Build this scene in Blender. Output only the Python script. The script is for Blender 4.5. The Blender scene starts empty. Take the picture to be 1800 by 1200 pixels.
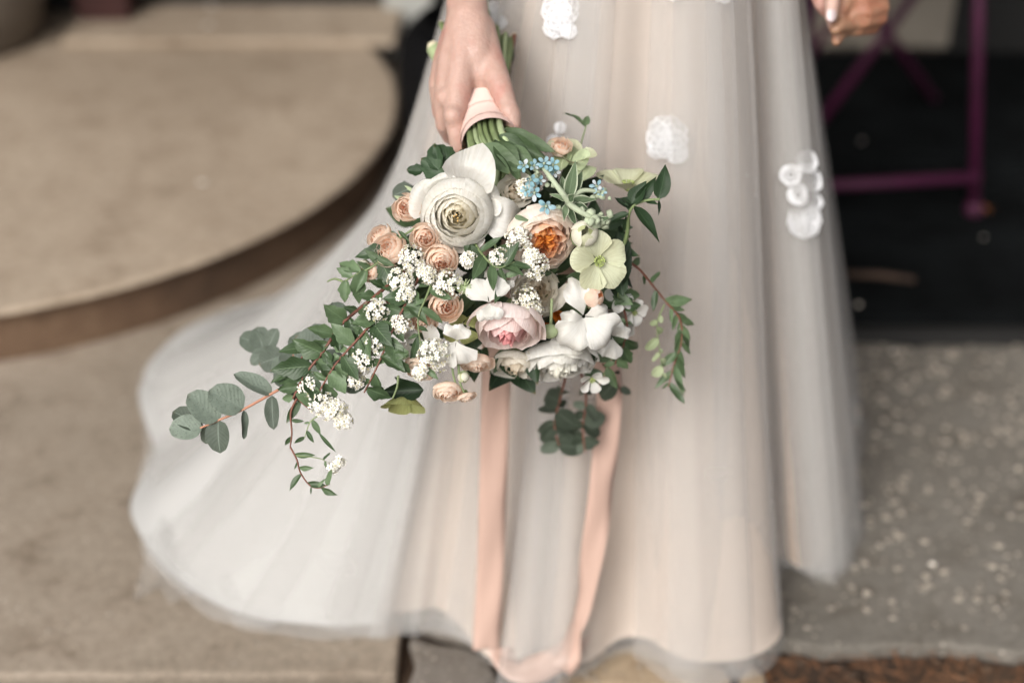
import bpy, bmesh, math, random
import numpy as np
from mathutils import Vector, Matrix, Euler, noise
from mathutils.bvhtree import BVHTree

random.seed(7)
SC = bpy.context.scene
COL = SC.collection

# ------------------------------------------------------------------ camera, sky, sun, exposure
PITCH = math.radians(32); FPX = 2500.0; CAMZ = 1.35
CAM = Vector((0, 0, CAMZ))
FWD = Vector((0, math.cos(PITCH), -math.sin(PITCH)))
RIGHT = Vector((1, 0, 0))
UP = Vector((0, math.sin(PITCH), math.cos(PITCH)))
cam = bpy.data.cameras.new('camera'); cam_o = bpy.data.objects.new('camera', cam); COL.objects.link(cam_o)
cam_o.location = CAM; cam_o.rotation_euler = (math.pi/2 - PITCH, 0, 0)
cam.sensor_width = 36; cam.lens = 50; cam.clip_start = 0.05; cam.clip_end = 400
cam.dof.use_dof = True; cam.dof.focus_distance = 1.395; cam.dof.aperture_fstop = 1.7
SC.camera = cam_o
world = bpy.data.worlds.new('World'); SC.world = world; world.use_nodes = True
wn = world.node_tree.nodes; wl = world.node_tree.links
SUN_EL, SUN_AZ = math.radians(38), math.radians(207)     # azimuth clockwise from +Y: high, behind the camera's left shoulder
sky = wn.new('ShaderNodeTexSky'); sky.sky_type = 'NISHITA'; sky.sun_disc = False
sky.sun_elevation = SUN_EL; sky.sun_rotation = SUN_AZ; sky.dust_density = 6.0; sky.air_density = 1.0; sky.ozone_density = 0.6
hs = wn.new('ShaderNodeHueSaturation'); hs.inputs['Saturation'].default_value = 0.22
wl.new(sky.outputs[0], hs.inputs['Color']); wl.new(hs.outputs[0], wn['Background'].inputs[0])
wn['Background'].inputs[1].default_value = 0.11
sun = bpy.data.lights.new('sun', 'SUN'); sun.energy = 1.4; sun.angle = math.radians(28); sun.color = (1, .95, .88)
sun_o = bpy.data.objects.new('sun', sun); COL.objects.link(sun_o)
sd = Vector((math.sin(SUN_AZ)*math.cos(SUN_EL), math.cos(SUN_AZ)*math.cos(SUN_EL), math.sin(SUN_EL)))
sun_o.rotation_euler = sd.to_track_quat('Z', 'Y').to_euler()
vs = SC.view_settings; vs.view_transform = 'Standard'; vs.look = 'None'; vs.exposure = 0.58; vs.gamma = 1.0; vs.use_curve_mapping = False
SC.cycles.max_bounces = 10; SC.cycles.transparent_max_bounces = 24; SC.cycles.diffuse_bounces = 5
SC.cycles.use_denoising = True; SC.cycles.sample_clamp_indirect = 6.0

def W(px, py, d):
    """a point of the place from a picture position (1800 x 1200) and its distance along the view"""
    return CAM + (FWD + RIGHT*((px-900)/FPX) + UP*((600-py)/FPX))*d
def G(px, py, z=0.0):
    v = FWD + RIGHT*((px-900)/FPX) + UP*((600-py)/FPX)
    return CAM + v*((z-CAMZ)/v.z)
def CV(x, y, z):
    """a direction: x right, y up, z towards the viewer"""
    return (RIGHT*x + UP*y - FWD*z).normalized()
def lerp(a, b, t): return a + (b-a)*t
def lin(h):
    c = [int(h[i:i+2], 16)/255 for i in (0, 2, 4)]
    return tuple(x/12.92 if x <= .04045 else ((x+.055)/1.055)**2.4 for x in c)

# ------------------------------------------------------------------ materials
def newmat(name):
    m = bpy.data.materials.new(name); m.use_nodes = True
    nt = m.node_tree; b = nt.nodes['Principled BSDF']
    return m, nt, b
def ramp(nt, fac, stops):
    r = nt.nodes.new('ShaderNodeValToRGB')
    while len(r.color_ramp.elements) < len(stops): r.color_ramp.elements.new(0.5)
    for e, (p, c) in zip(r.color_ramp.elements, stops): e.position = p; e.color = (*c, 1)
    nt.links.new(fac, r.inputs[0]); return r.outputs[0]
def noise_tex(nt, scale, detail=6, rough=.6, coord='Object', vec=None):
    n = nt.nodes.new('ShaderNodeTexNoise'); n.inputs['Scale'].default_value = scale
    n.inputs['Detail'].default_value = detail; n.inputs['Roughness'].default_value = rough
    tc = nt.nodes.new('ShaderNodeTexCoord'); nt.links.new(vec or tc.outputs[coord], n.inputs['Vector'])
    return n.outputs[0]
def bump(nt, b, h, strength=.3, dist=.01):
    n = nt.nodes.new('ShaderNodeBump'); n.inputs['Strength'].default_value = strength; n.inputs['Distance'].default_value = dist
    nt.links.new(h, n.inputs['Height']); nt.links.new(n.outputs[0], b.inputs['Normal'])
def mixrgb(nt, fac, a, b, mode='MIX'):
    m = nt.nodes.new('ShaderNodeMix'); m.data_type = 'RGBA'; m.blend_type = mode
    if isinstance(fac, (int, float)): m.inputs[0].default_value = fac
    else: nt.links.new(fac, m.inputs[0])
    for i, c in ((6, a), (7, b)):
        if isinstance(c, tuple): m.inputs[i].default_value = (*c, 1)
        else: nt.links.new(c, m.inputs[i])
    return m.outputs[2]

def stone_mat(name, cols, scale=6, rough=.85, bumpd=.004, spots=None):
    m, nt, b = newmat(name)
    big = noise_tex(nt, scale*.35, 4, .6); fine = noise_tex(nt, scale*14, 5, .7)
    c = ramp(nt, big, [(.3, cols[0]), (.5, cols[1]), (.72, cols[2])])
    g = ramp(nt, fine, [(.3, (.72, .70, .68)), (.55, (1, 1, 1)), (.75, (1.12, 1.1, 1.08))])
    c = mixrgb(nt, 1.0, c, g, 'MULTIPLY')
    bl = noise_tex(nt, scale*2.2, 9, .72)
    c = mixrgb(nt, 1.0, c, ramp(nt, bl, [(.34, (.66, .62, .58)), (.47, (.97, .96, .95)), (.6, (1.0, 1.0, 1.0)), (.72, (1.2, 1.2, 1.2))]), 'MULTIPLY')
    if spots:
        v = nt.nodes.new('ShaderNodeTexVoronoi'); v.inputs['Scale'].default_value = spots[0]
        tc = nt.nodes.new('ShaderNodeTexCoord'); nt.links.new(tc.outputs['Object'], v.inputs['Vector'])
        f = ramp(nt, v.outputs['Distance'], [(.16, (1, 1, 1)), (.26, (0, 0, 0))])
        cc = ramp(nt, v.outputs['Color'], [(.0, spots[1]), (.5, cols[1]), (1, spots[2])])
        c = mixrgb(nt, f, c, cc)
    nt.links.new(c, b.inputs['Base Color']); b.inputs['Roughness'].default_value = rough
    bump(nt, b, fine, .5, bumpd)
    return m
def plain(name, col, rough=.6, var=.15, scale=8, metal=0, bd=0):
    m, nt, b = newmat(name)
    n = noise_tex(nt, scale, 5)
    c = ramp(nt, n, [(.3, tuple(x*(1-var) for x in col)), (.7, tuple(min(1, x*(1+var)) for x in col))])
    nt.links.new(c, b.inputs['Base Color']); b.inputs['Roughness'].default_value = rough; b.inputs['Metallic'].default_value = metal
    if bd: bump(nt, b, noise_tex(nt, scale*10, 4), .4, bd)
    return m
def petal_mat(name, inner, outer, trans=.3, vein=.06, tip=None):
    """tint attribute: 0 at the heart, 1 at the outside of the bloom; along: base to tip of a petal"""
    m, nt, b = newmat(name)
    out = nt.nodes['Material Output']
    a = nt.nodes.new('ShaderNodeAttribute'); a.attribute_name = 'tint'
    c = ramp(nt, a.outputs['Fac'], [(.0, inner), (.22, tuple(lerp(i, o, .12) for i, o in zip(inner, outer))), (.5, tuple(lerp(i, o, .8) for i, o in zip(inner, outer))), (.8, outer)])
    if tip:
        al = nt.nodes.new('ShaderNodeAttribute'); al.attribute_name = 'along'
        f = ramp(nt, al.outputs['Fac'], [(.72, (0, 0, 0)), (1, (1, 1, 1))])
        c = mixrgb(nt, f, c, tip)
    au = nt.nodes.new('ShaderNodeAttribute'); au.attribute_name = 'across'; av = nt.nodes.new('ShaderNodeAttribute'); av.attribute_name = 'along'
    cx = nt.nodes.new('ShaderNodeCombineXYZ'); nt.links.new(au.outputs['Fac'], cx.inputs[0]); nt.links.new(av.outputs['Fac'], cx.inputs[1])
    vm = nt.nodes.new('ShaderNodeVectorMath'); vm.operation = 'MULTIPLY'; vm.inputs[1].default_value = (11, 1.6, 1); nt.links.new(cx.outputs[0], vm.inputs[0])
    n = noise_tex(nt, 1.0, 4, .6, vec=vm.outputs[0]); n2 = noise_tex(nt, 35, 4)
    c = mixrgb(nt, 1.0, c, ramp(nt, n, [(.3, (1-vein*1.5, 1-vein*1.7, 1-vein*2.2)), (.6, (1, 1, 1))]), 'MULTIPLY')
    c = mixrgb(nt, 1.0, c, ramp(nt, n2, [(.3, (1-vein, 1-vein*1.2, 1-vein*1.8)), (.6, (1, 1, 1))]), 'MULTIPLY')
    nt.links.new(c, b.inputs['Base Color']); b.inputs['Roughness'].default_value = .55
    b.inputs['Specular IOR Level'].default_value = .25
    bump(nt, b, n, .35, .004)
    t = nt.nodes.new('ShaderNodeBsdfTranslucent'); nt.links.new(c, t.inputs[0])
    mx = nt.nodes.new('ShaderNodeMixShader'); mx.inputs[0].default_value = trans
    nt.links.new(b.outputs[0], mx.inputs[1]); nt.links.new(t.outputs[0], mx.inputs[2]); nt.links.new(mx.outputs[0], out.inputs[0])
    return m
def leaf_mat(name, a, c, rough=.5, trans=.18, speck=None, edge=None, spec=.4):
    m, nt, b = newmat(name); out = nt.nodes['Material Output']
    oi = nt.nodes.new('ShaderNodeObjectInfo')
    col = ramp(nt, oi.outputs['Random'], [(0, a), (.7, c), (1, tuple(min(1, x*1.35+.02) for x in c))])
    n = noise_tex(nt, 3.5, 5)
    col = mixrgb(nt, 1.0, col, ramp(nt, n, [(.3, (.72, .75, .72)), (.7, (1.12, 1.12, 1.1))]), 'MULTIPLY')
    ac = nt.nodes.new('ShaderNodeAttribute'); ac.attribute_name = 'across'
    rib = ramp(nt, ac.outputs['Fac'], [(0, (1, 1, 1)), (.07, (0, 0, 0))])
    col = mixrgb(nt, rib, col, tuple(min(1, x*1.28+.01) for x in c))
    al = nt.nodes.new('ShaderNodeAttribute'); al.attribute_name = 'along'
    mt_ = nt.nodes.new('ShaderNodeMath'); mt_.operation = 'MULTIPLY_ADD'; nt.links.new(al.outputs['Fac'], mt_.inputs[0]); mt_.inputs[1].default_value = 52
    m2_ = nt.nodes.new('ShaderNodeMath'); m2_.operation = 'MULTIPLY'; nt.links.new(ac.outputs['Fac'], m2_.inputs[0]); m2_.inputs[1].default_value = -16
    nt.links.new(m2_.outputs[0], mt_.inputs[2])
    sn = nt.nodes.new('ShaderNodeMath'); sn.operation = 'SINE'; nt.links.new(mt_.outputs[0], sn.inputs[0])
    col = mixrgb(nt, ramp(nt, sn.outputs[0], [(.88, (0, 0, 0)), (1, (.15, .15, .15))]), col, tuple(min(1, x*1.6+.02) for x in c))
    bump(nt, b, sn.outputs[0], .08, .01)
    tipn = mixrgb(nt, 1.0, ramp(nt, al.outputs['Fac'], [(.88, (0, 0, 0)), (1, (.7, .7, .7))]), ramp(nt, noise_tex(nt, 5, 3), [(.5, (0, 0, 0)), (.62, (1, 1, 1))]), 'MULTIPLY')
    col = mixrgb(nt, tipn, col, (.11, .07, .03))
    if edge: col = mixrgb(nt, ramp(nt, ac.outputs['Fac'], [(.72, (0, 0, 0)), (.9, (1, 1, 1))]), col, edge)
    if speck:
        s = noise_tex(nt, 14, 6, .75)
        col = mixrgb(nt, ramp(nt, s, [(.52, (0, 0, 0)), (.68, (.8, .8, .8))]), col, speck)
    nt.links.new(col, b.inputs['Base Color']); b.inputs['Roughness'].default_value = rough
    b.inputs['Specular IOR Level'].default_value = spec
    t = nt.nodes.new('ShaderNodeBsdfTranslucent'); nt.links.new(col, t.inputs[0])
    mx = nt.nodes.new('ShaderNodeMixShader'); mx.inputs[0].default_value = trans
    nt.links.new(b.outputs[0], mx.inputs[1]); nt.links.new(t.outputs[0], mx.inputs[2]); nt.links.new(mx.outputs[0], out.inputs[0])
    return m
def tulle_mat(name, col, alpha):
    m, nt, b = newmat(name); out = nt.nodes['Material Output']
    d = nt.nodes.new('ShaderNodeBsdfDiffuse'); d.inputs[0].default_value = (*col, 1)
    t = nt.nodes.new('ShaderNodeBsdfTranslucent'); t.inputs[0].default_value = (*col, 1)
    m1 = nt.nodes.new('ShaderNodeMixShader'); m1.inputs[0].default_value = .45
    nt.links.new(d.outputs[0], m1.inputs[1]); nt.links.new(t.outputs[0], m1.inputs[2])
    tr = nt.nodes.new('ShaderNodeBsdfTransparent')
    m2 = nt.nodes.new('ShaderNodeMixShader')
    f = ramp(nt, noise_tex(nt, 5, 3), [(.3, (alpha*.9,)*3), (.7, (alpha*1.1,)*3)])
    nt.links.new(f, m2.inputs[0]); nt.links.new(tr.outputs[0], m2.inputs[1]); nt.links.new(m1.outputs[0], m2.inputs[2])
    nt.links.new(m2.outputs[0], out.inputs[0])
    nt.nodes.remove(b)
    return m

M = {}
M['slab'] = stone_mat('pale_paving', ((.20, .16, .122), (.265, .22, .172), (.33, .275, .22)), 5, spots=(120, (.50, .42, .33), (.20, .16, .12)))
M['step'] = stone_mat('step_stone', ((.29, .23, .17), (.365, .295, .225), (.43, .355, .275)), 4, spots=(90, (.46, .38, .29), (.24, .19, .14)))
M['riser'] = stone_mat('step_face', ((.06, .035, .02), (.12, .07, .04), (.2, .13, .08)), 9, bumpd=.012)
M['aggregate'] = stone_mat('aggregate_concrete', ((.105, .094, .08), (.145, .132, .114), (.185, .17, .148)), 6, spots=(75, (.42, .37, .31), (.10, .09, .08)))
M['tanstone'] = stone_mat('tan_stone', ((.25, .18, .11), (.33, .25, .17), (.40, .31, .21)), 12, bumpd=.01)
M['greystone'] = stone_mat('grey_stone', ((.16, .14, .12), (.23, .205, .18), (.30, .27, .24)), 12, bumpd=.01)
M['soil'] = stone_mat('soil', ((.035, .02, .012), (.07, .04, .022), (.12, .075, .045)), 20, bumpd=.02)
M['pebble'] = plain('pebble', (.33, .285, .235), .7, .55, 60)
M['needle'] = plain('pine_needle', (.22, .10, .045), .7, .5, 20)
M['mat'] = plain('black_matting', (.0055, .0065, .007), .95, .6, 5, bd=.004)
for k_ in ('mat',): M[k_].node_tree.nodes['Principled BSDF'].inputs['Specular IOR Level'].default_value = .08
M['matedge'] = plain('mat_border', (.01, .0095, .009), .7, .3, 5)
M['purple'] = plain('purple_paint', (.06, .005, .032), .6, .25, 10)
M['conc'] = plain('planter_concrete', (.15, .125, .10), .85, .2, 9, bd=.004)
M['black'] = plain('black_glaze', (.003, .003, .0035), .85, .3, 9)
M['black'].node_tree.nodes['Principled BSDF'].inputs['Specular IOR Level'].default_value = .1
M['red'] = plain('dark_red_paint', (.028, .004, .003), .5, .3, 7)
M['dark'] = plain('dark_paint', (.006, .0055, .005), .6, .3, 4)
M['plinth'] = plain('beige_plinth', (.27, .235, .19), .8, .25, 5)
M['sky_blocker'] = plain('cream_sky_blocker', (.42, .39, .34), .8, .1, 3)
M['pilaster'] = plain('grey_render', (.33, .33, .31), .8, .2, 6)
M['wall'] = plain('brick_wall_paint', (.13, .12, .11), .85, .2, 3)
M['satin'] = plain('peach_satin', (.50, .345, .285), .42, .06, 6)
M['confetti'] = plain('confetti_paper', (.75, .68, .60), .8, .05, 6)
M['lining'] = plain('nude_lining', (.57, .47, .395), .75, .03, 4)
M['lace'] = plain('white_lace', (.80, .805, .825), .8, .05, 40)
M['petticoat'] = plain('white_petticoat', (.41, .405, .395), .8, .03, 4)
M['tulle'] = tulle_mat('ivory_tulle', (.70, .69, .675), .30)
M['lacenet'] = tulle_mat('lace_net', (.80, .805, .82), .55)
M['tulle2'] = tulle_mat('ivory_tulle_under', (.70, .685, .665), .24)
M['sheer'] = tulle_mat('sheer_hem_tulle', (.62, .615, .60), .20)
M['suit'] = plain('black_suit_wool', (.012, .012, .014), .85, .2, 30)
M['hair'] = plain('brown_hair', (.09, .045, .022), .5, .3, 40)
M['nail'] = plain('pale_nail', (.50, .41, .42), .35, .05, 10)
M['twig'] = plain('red_brown_twig', (.15, .055, .035), .6, .3, 60)
M['stem'] = plain('green_stem', (.16, .21, .09), .5, .3, 40)
M['stempale'] = plain('pale_green_stem', (.33, .40, .22), .5, .2, 40)
M['stemend'] = plain('cut_stem_end', (.55, .50, .36), .7, .15, 60)
M['eucstem'] = plain('pink_brown_stem', (.40, .18, .11), .55, .2, 60)
M['fuzzy'] = plain('fuzzy_grey_green', (.36, .41, .29), .95, .2, 60, bd=.002)
M['driedleaf'] = plain('dried_leaf', (.30, .11, .03), .7, .3, 30)
def skin_mat(name, col, red):
    m, nt, b = newmat(name)
    n = noise_tex(nt, 22, 4); n2 = noise_tex(nt, 260, 3)
    c = ramp(nt, n, [(.3, tuple(x*1.06 for x in col)), (.5, col), (.68, red)])
    c = mixrgb(nt, 1.0, c, ramp(nt, noise_tex(nt, 90, 6, .7), [(.3, (.9, .86, .85)), (.6, (1, 1, 1))]), 'MULTIPLY')
    nt.links.new(c, b.inputs['Base Color']); b.inputs['Roughness'].default_value = .48
    b.inputs['Subsurface Weight'].default_value = .22; b.inputs['Subsurface Radius'].default_value = (1, .35, .2); b.inputs['Subsurface Scale'].default_value = .008
    bump(nt, b, n2, .3, .004)
    return m
M['skin'] = skin_mat('fair_skin', (.44, .29, .24), (.43, .225, .185))
M['skin2'] = skin_mat('tanned_skin', (.33, .185, .115), (.32, .14, .085))
M['whiterose'] = petal_mat('white_rose_petal', (.95, .90, .76), (.87, .86, .83), .45)
M['peach'] = petal_mat('peach_spray_petal', (.97, .56, .34), (.96, .80, .68), .50, tip=(.95, .85, .76))
M['garden'] = petal_mat('orange_heart_petal', (.97, .42, .07), (.94, .87, .81), .46)
M['pink'] = petal_mat('blush_pink_petal', (.82, .36, .38), (.90, .80, .78), .40)
M['cream'] = petal_mat('cream_petal', (.84, .72, .56), (.86, .83, .76), .4)
M['white'] = petal_mat('white_petal', (.80, .785, .70), (.775, .77, .745), .34)
M['orange'] = petal_mat('orange_petal', (.5, .07, .01), (.82, .24, .03), .25)
M['hellebore'] = petal_mat('green_hellebore_petal', (.40, .46, .22), (.62, .645, .47), .3, .12)
M['helleboredark'] = petal_mat('green_cup_petal', (.22, .27, .08), (.42, .46, .2), .3, .15)
M['bud'] = petal_mat('pale_bud_petal', (.48, .53, .25), (.80, .78, .68), .25)
M['blue'] = petal_mat('sky_blue_petal', (.74, .78, .84), (.30, .52, .62), .3)
M['floret'] = plain('white_floret', (.72, .70, .63), .7, .08, 90)
M['floretc'] = plain('floret_heart', (.48, .44, .22), .8, .3, 90)
M['stamen'] = plain('stamen', (.62, .40, .14), .7, .4, 90)
M['anther'] = plain('green_anther', (.30, .36, .12), .7, .3, 90)
M['lf_spirea'] = leaf_mat('spirea_leaf', (.036, .066, .028), (.095, .145, .072), .40, spec=.35)
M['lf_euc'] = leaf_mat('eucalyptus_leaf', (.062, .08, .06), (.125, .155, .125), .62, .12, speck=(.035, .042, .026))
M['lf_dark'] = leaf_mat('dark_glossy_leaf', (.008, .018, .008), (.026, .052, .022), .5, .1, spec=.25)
M['lf_mid'] = leaf_mat('mid_green_leaf', (.028, .054, .022), (.075, .115, .055), .5, spec=.3)
M['lf_fuzzy'] = leaf_mat('felted_leaf', (.055, .09, .045), (.11, .155, .085), .8, .12, edge=(.42, .47, .34))
M['lf_pale'] = leaf_mat('pale_green_leaf', (.30, .36, .20), (.44, .50, .32), .55, .3)
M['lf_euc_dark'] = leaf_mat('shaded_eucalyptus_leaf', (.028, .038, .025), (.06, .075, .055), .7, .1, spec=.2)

# ------------------------------------------------------------------ object helpers
ORIGIN = {}
def link(o): COL.objects.link(o); return o
def thing(name, label, cat, loc=(0, 0, 0), group=None):
    o = link(bpy.data.objects.new(name, None)); o.location = loc; o.empty_display_size = .05
    o['label'] = label; o['category'] = cat
    if group: o['group'] = group
    ORIGIN[o] = Matrix.Translation(loc); return o
def node(name, parent, Mw):
    o = link(bpy.data.objects.new(name, None)); o.parent = parent; o.empty_display_size = .02
    o.matrix_basis = ORIGIN[parent].inverted() @ Mw; ORIGIN[o] = Mw; return o
def mesh(verts, faces, mat=None, smooth=True, attrs=None, mats=None, fmat=None):
    me = bpy.data.meshes.new('m'); me.from_pydata([tuple(v) for v in verts], [], faces)
    if mat: me.materials.append(mat)
    if mats:
        for x in mats: me.materials.append(x)
    if smooth and len(me.polygons): me.polygons.foreach_set('use_smooth', [True]*len(me.polygons))
    if fmat is not None: me.polygons.foreach_set('material_index', fmat)
    if attrs:
        for k, vals in attrs.items():
            at = me.attributes.new(k, 'FLOAT', 'POINT'); at.data.foreach_set('value', vals)
    me.update(); return me
def put(name, me, parent=None, Mw=None, label=None, kind=None, cat=None, group=None):
    """me is in the frame Mw (world when None); parented without moving"""
    o = link(bpy.data.objects.new(name, me)); me.name = name
    Mw = Mw or Matrix()
    if parent is not None:
        o.parent = parent; o.matrix_basis = ORIGIN[parent].inverted() @ Mw
    else: o.matrix_basis = Mw
    ORIGIN[o] = Mw
    if label: o['label'] = label
    if kind: o['kind'] = kind
    if cat: o['category'] = cat
    if group: o['group'] = group
    return o
class MB:
    def __init__(s): s.v = []; s.f = []; s.m = []
    def add(s, v, f, mi=0):
        n = len(s.v); s.v += [tuple(x) for x in v]; s.f += [tuple(i+n for i in q) for q in f]; s.m += [mi]*len(f); return s
    def box(s, a, b, mi=0):
        (x0, y0, z0), (x1, y1, z1) = a, b
        v = [(x0,y0,z0),(x1,y0,z0),(x1,y1,z0),(x0,y1,z0),(x0,y0,z1),(x1,y0,z1),(x1,y1,z1),(x0,y1,z1)]
        return s.add(v, [(3,2,1,0),(4,5,6,7),(0,1,5,4),(1,2,6,5),(2,3,7,6),(3,0,4,7)], mi)
    def tube(s, pts, rad, n=8, mi=0, cap=True):
        pts = [Vector(p) for p in pts]; k = len(pts)
        rads = rad if isinstance(rad, (list, tuple)) else [rad]*k
        t = (pts[1]-pts[0]).normalized(); a = t.orthogonal().normalized(); vs_ = []; base = None
        for i, p in enumerate(pts):
            t = (pts[min(i+1, k-1)] - pts[max(i-1, 0)]).normalized()
            a = (a - t*a.dot(t)).normalized(); b = t.cross(a)
            vs_ += [p + (a*math.cos(2*math.pi*j/n) + b*math.sin(2*math.pi*j/n))*rads[i] for j in range(n)]
        fs = [(i*n+j, i*n+(j+1) % n, (i+1)*n+(j+1) % n, (i+1)*n+j) for i in range(k-1) for j in range(n)]
        if cap: fs += [tuple(range(n))[::-1], tuple((k-1)*n+j for j in range(n))]
        return s.add(vs_, fs, mi)
    def lathe(s, prof, c=(0, 0, 0), n=32, mi=0):
        vs_ = [(c[0]+r*math.cos(2*math.pi*j/n), c[1]+r*math.sin(2*math.pi*j/n), c[2]+z) for r, z in prof for j in range(n)]
        return s.add(vs_, [(i*n+j, i*n+(j+1) % n, (i+1)*n+(j+1) % n, (i+1)*n+j) for i in range(len(prof)-1) for j in range(n)], mi)
    def ico(s, c, r, sub=1, sq=(1, 1, 1), mi=0, jit=0):
        bm = bmesh.new(); bmesh.ops.create_icosphere(bm, subdivisions=sub, radius=1)
        v = [Vector(c)+Vector((p.co.x*sq[0], p.co.y*sq[1], p.co.z*sq[2]))*r*(1+random.uniform(-jit, jit)) for p in bm.verts]
        f = [tuple(q.index for q in p.verts) for p in bm.faces]; bm.free(); return s.add(v, f, mi)
    def mesh(s, mats, smooth=True):
        mats = mats if isinstance(mats, list) else [mats]
        return mesh(s.v, s.f, mats=mats, smooth=smooth, fmat=s.m)
def spline(pts, n=8):
    pts = [Vector(p) for p in pts]; out = []
    for i in range(len(pts)-1):
        p0, p1, p2, p3 = pts[max(i-1, 0)], pts[i], pts[i+1], pts[min(i+2, len(pts)-1)]
        for k in range(n):
            t = k/n
            out.append(.5*((2*p1)+(p2-p0)*t+(2*p0-5*p1+4*p2-p3)*t*t+(3*p1-p0-3*p2+p3)*t**3))
    return out+[pts[-1]]
def bevel(o, w=.004, seg=2):
    b = o.modifiers.new('bevel', 'BEVEL'); b.width = w; b.segments = seg; b.limit_method = 'ANGLE'; return o
def prism(poly, z0, z1, jitter=0, step=None):
    pts = []
    n = len(poly)
    for i in range(n):
        a, b = Vector((*poly[i][:2], 0)), Vector((*poly[(i+1) % n][:2], 0))
        k = max(1, int((b-a).length/step)) if step else 1
        for j in range(k):
            p = a.lerp(b, j/k)
            if jitter: p += Vector((noise.noise(p*23), noise.noise(p*23+Vector((7, 3, 1))), 0))*jitter
            pts.append(p)
    n = len(pts)
    v = [(p.x, p.y, z0) for p in pts]+[(p.x, p.y, z1) for p in pts]
    f = [tuple(range(n, 2*n)), tuple(range(n))[::-1]]+[(i, (i+1) % n, n+(i+1) % n, n+i) for i in range(n)]
    return v, f

# ------------------------------------------------------------------ ground, paving, steps, facade
g = MB(); g.add([(-60, -60, -.03), (60, -60, -.03), (60, 60, -.03), (-60, 60, -.03)], [(0, 1, 2, 3)])
ground = put('ground', g.mesh(M['soil']), kind='structure')
def slab(poly, z1, mat, jitter, step, parent, name='paving_slab', bev=.006):
    v, f = prism(poly, -.028, z1, jitter, step)
    o = put(name, mesh(v, f, mat, smooth=False), parent); bevel(o, bev); return o
pav = thing('pavement', 'pavement of pale paving and pebbly concrete', 'pavement'); del pav['category']; del pav['label']; pav['kind'] = 'structure'
slab([(-3.2, 1.343), (-.152, 1.343), (-.152, 3.6), (-3.2, 3.6)], 0, M['slab'], .004, .05, pav)
slab([(-3.2, -1.5), (-.16, -1.5), (-.16, 1.318), (-3.2, 1.318)], -.004, M['slab'], .004, .06, pav)
slab([(-.140, 1.455), (.06, 1.425), (.20, 1.43), (.33, 1.405), (.44, 1.392), (.56, 1.40), (.67, 1.385), (.85, 1.40), (3.2, 1.39), (3.2, 2.155), (-.140, 2.155)], -.001, M['aggregate'], .012, .02, pav)
slab([(-.135, 1.425), (-.045, 1.395), (-.02, 1.35), (-.06, 1.318), (-.135, 1.325)], -.010, M['greystone'], .012, .015, pav, 'stone_fragment')
slab([(-.128, 1.445), (-.02, 1.42), (.03, 1.405), (-.03, 1.403)], -.006, M['greystone'], .006, .015, pav, 'stone_fragment')
slab([(.055, 1.345), (.115, 1.40), (.165, 1.412), (.235, 1.40), (.285, 1.36), (.29, 1.325), (.06, 1.325)], -.008, M['tanstone'], .010, .015, pav, 'stone_fragment')
slab([(.298, 1.345), (.318, 1.37), (.335, 1.345), (.327, 1.325), (.30, 1.325)], -.004, M['tanstone'], .005, .01, pav, 'stone_fragment')
slab([(-.13, 1.30), (.03, 1.325), (.29, 1.30), (.33, 1.1), (-.13, 1.1)], -.010, M['greystone'], .010, .02, pav, 'stone_fragment')
slab([(-.148, 2.165), (.50, 2.165), (.50, 3.58), (-.148, 3.58)], -.002, M['aggregate'], .0, None, pav)
# pebbles showing in the concrete, pebbles on the paving
def pebbles(n, x0, x1, y0, y1, rmin, rmax, seed, test=None):
    random.seed(seed); b = MB()
    for _ in range(n):
        x, y = random.uniform(x0, x1), random.uniform(y0, y1)
        r = rmin+(rmax-rmin)*random.random()**2.5
        b.ico((x, y, -.001+r*.12), r, 1, (random.uniform(.8, 1.3), random.uniform(.7, 1.1), .45), jit=.18)
    return b.mesh(M['pebble'])
put('pebble_aggregate', pebbles(1900, .1, 1.4, 1.43, 2.15, .0018, .0075, 3), pav, kind='stuff')
put('pebble_aggregate', pebbles(420, -.9, -.17, 1.35, 2.0, .0014, .0042, 5), pav, kind='stuff')
put('pebble_aggregate', pebbles(90, -.13, .33, 1.32, 1.40, .0015, .004, 6), pav, kind='stuff')
# pine needles on the soil strip
random.seed(11); nb = MB()
for _ in range(900):
    x = random.uniform(.28, 1.2); y = random.uniform(1.2, 1.40); a = random.uniform(0, math.pi); L = random.uniform(.015, .045); z = -.028+random.random()*.02
    d = Vector((math.cos(a), math.sin(a), random.uniform(-.15, .15)))*L*.5; c = Vector((x, y, z))
    nb.tube([c-d, c+Vector((0, 0, .003)), c+d], .0006, 3, cap=False)
put('pine_needles', nb.mesh(M['needle']), kind='stuff', label='brown pine needles littering the soil strip at the concrete edge', cat='needles')
random.seed(12); nb = MB()
for _ in range(260):
    r = random.uniform(.003, .012)
    nb.ico((random.uniform(.26, 1.2), random.uniform(1.2, 1.395), -.026+r*.2), r, 1, (1.2, 1, .6), jit=.3)
put('soil_clods', nb.mesh(M['soil']), kind='stuff', label='dark crumbs of soil along the broken concrete edge', cat='soil')

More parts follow.
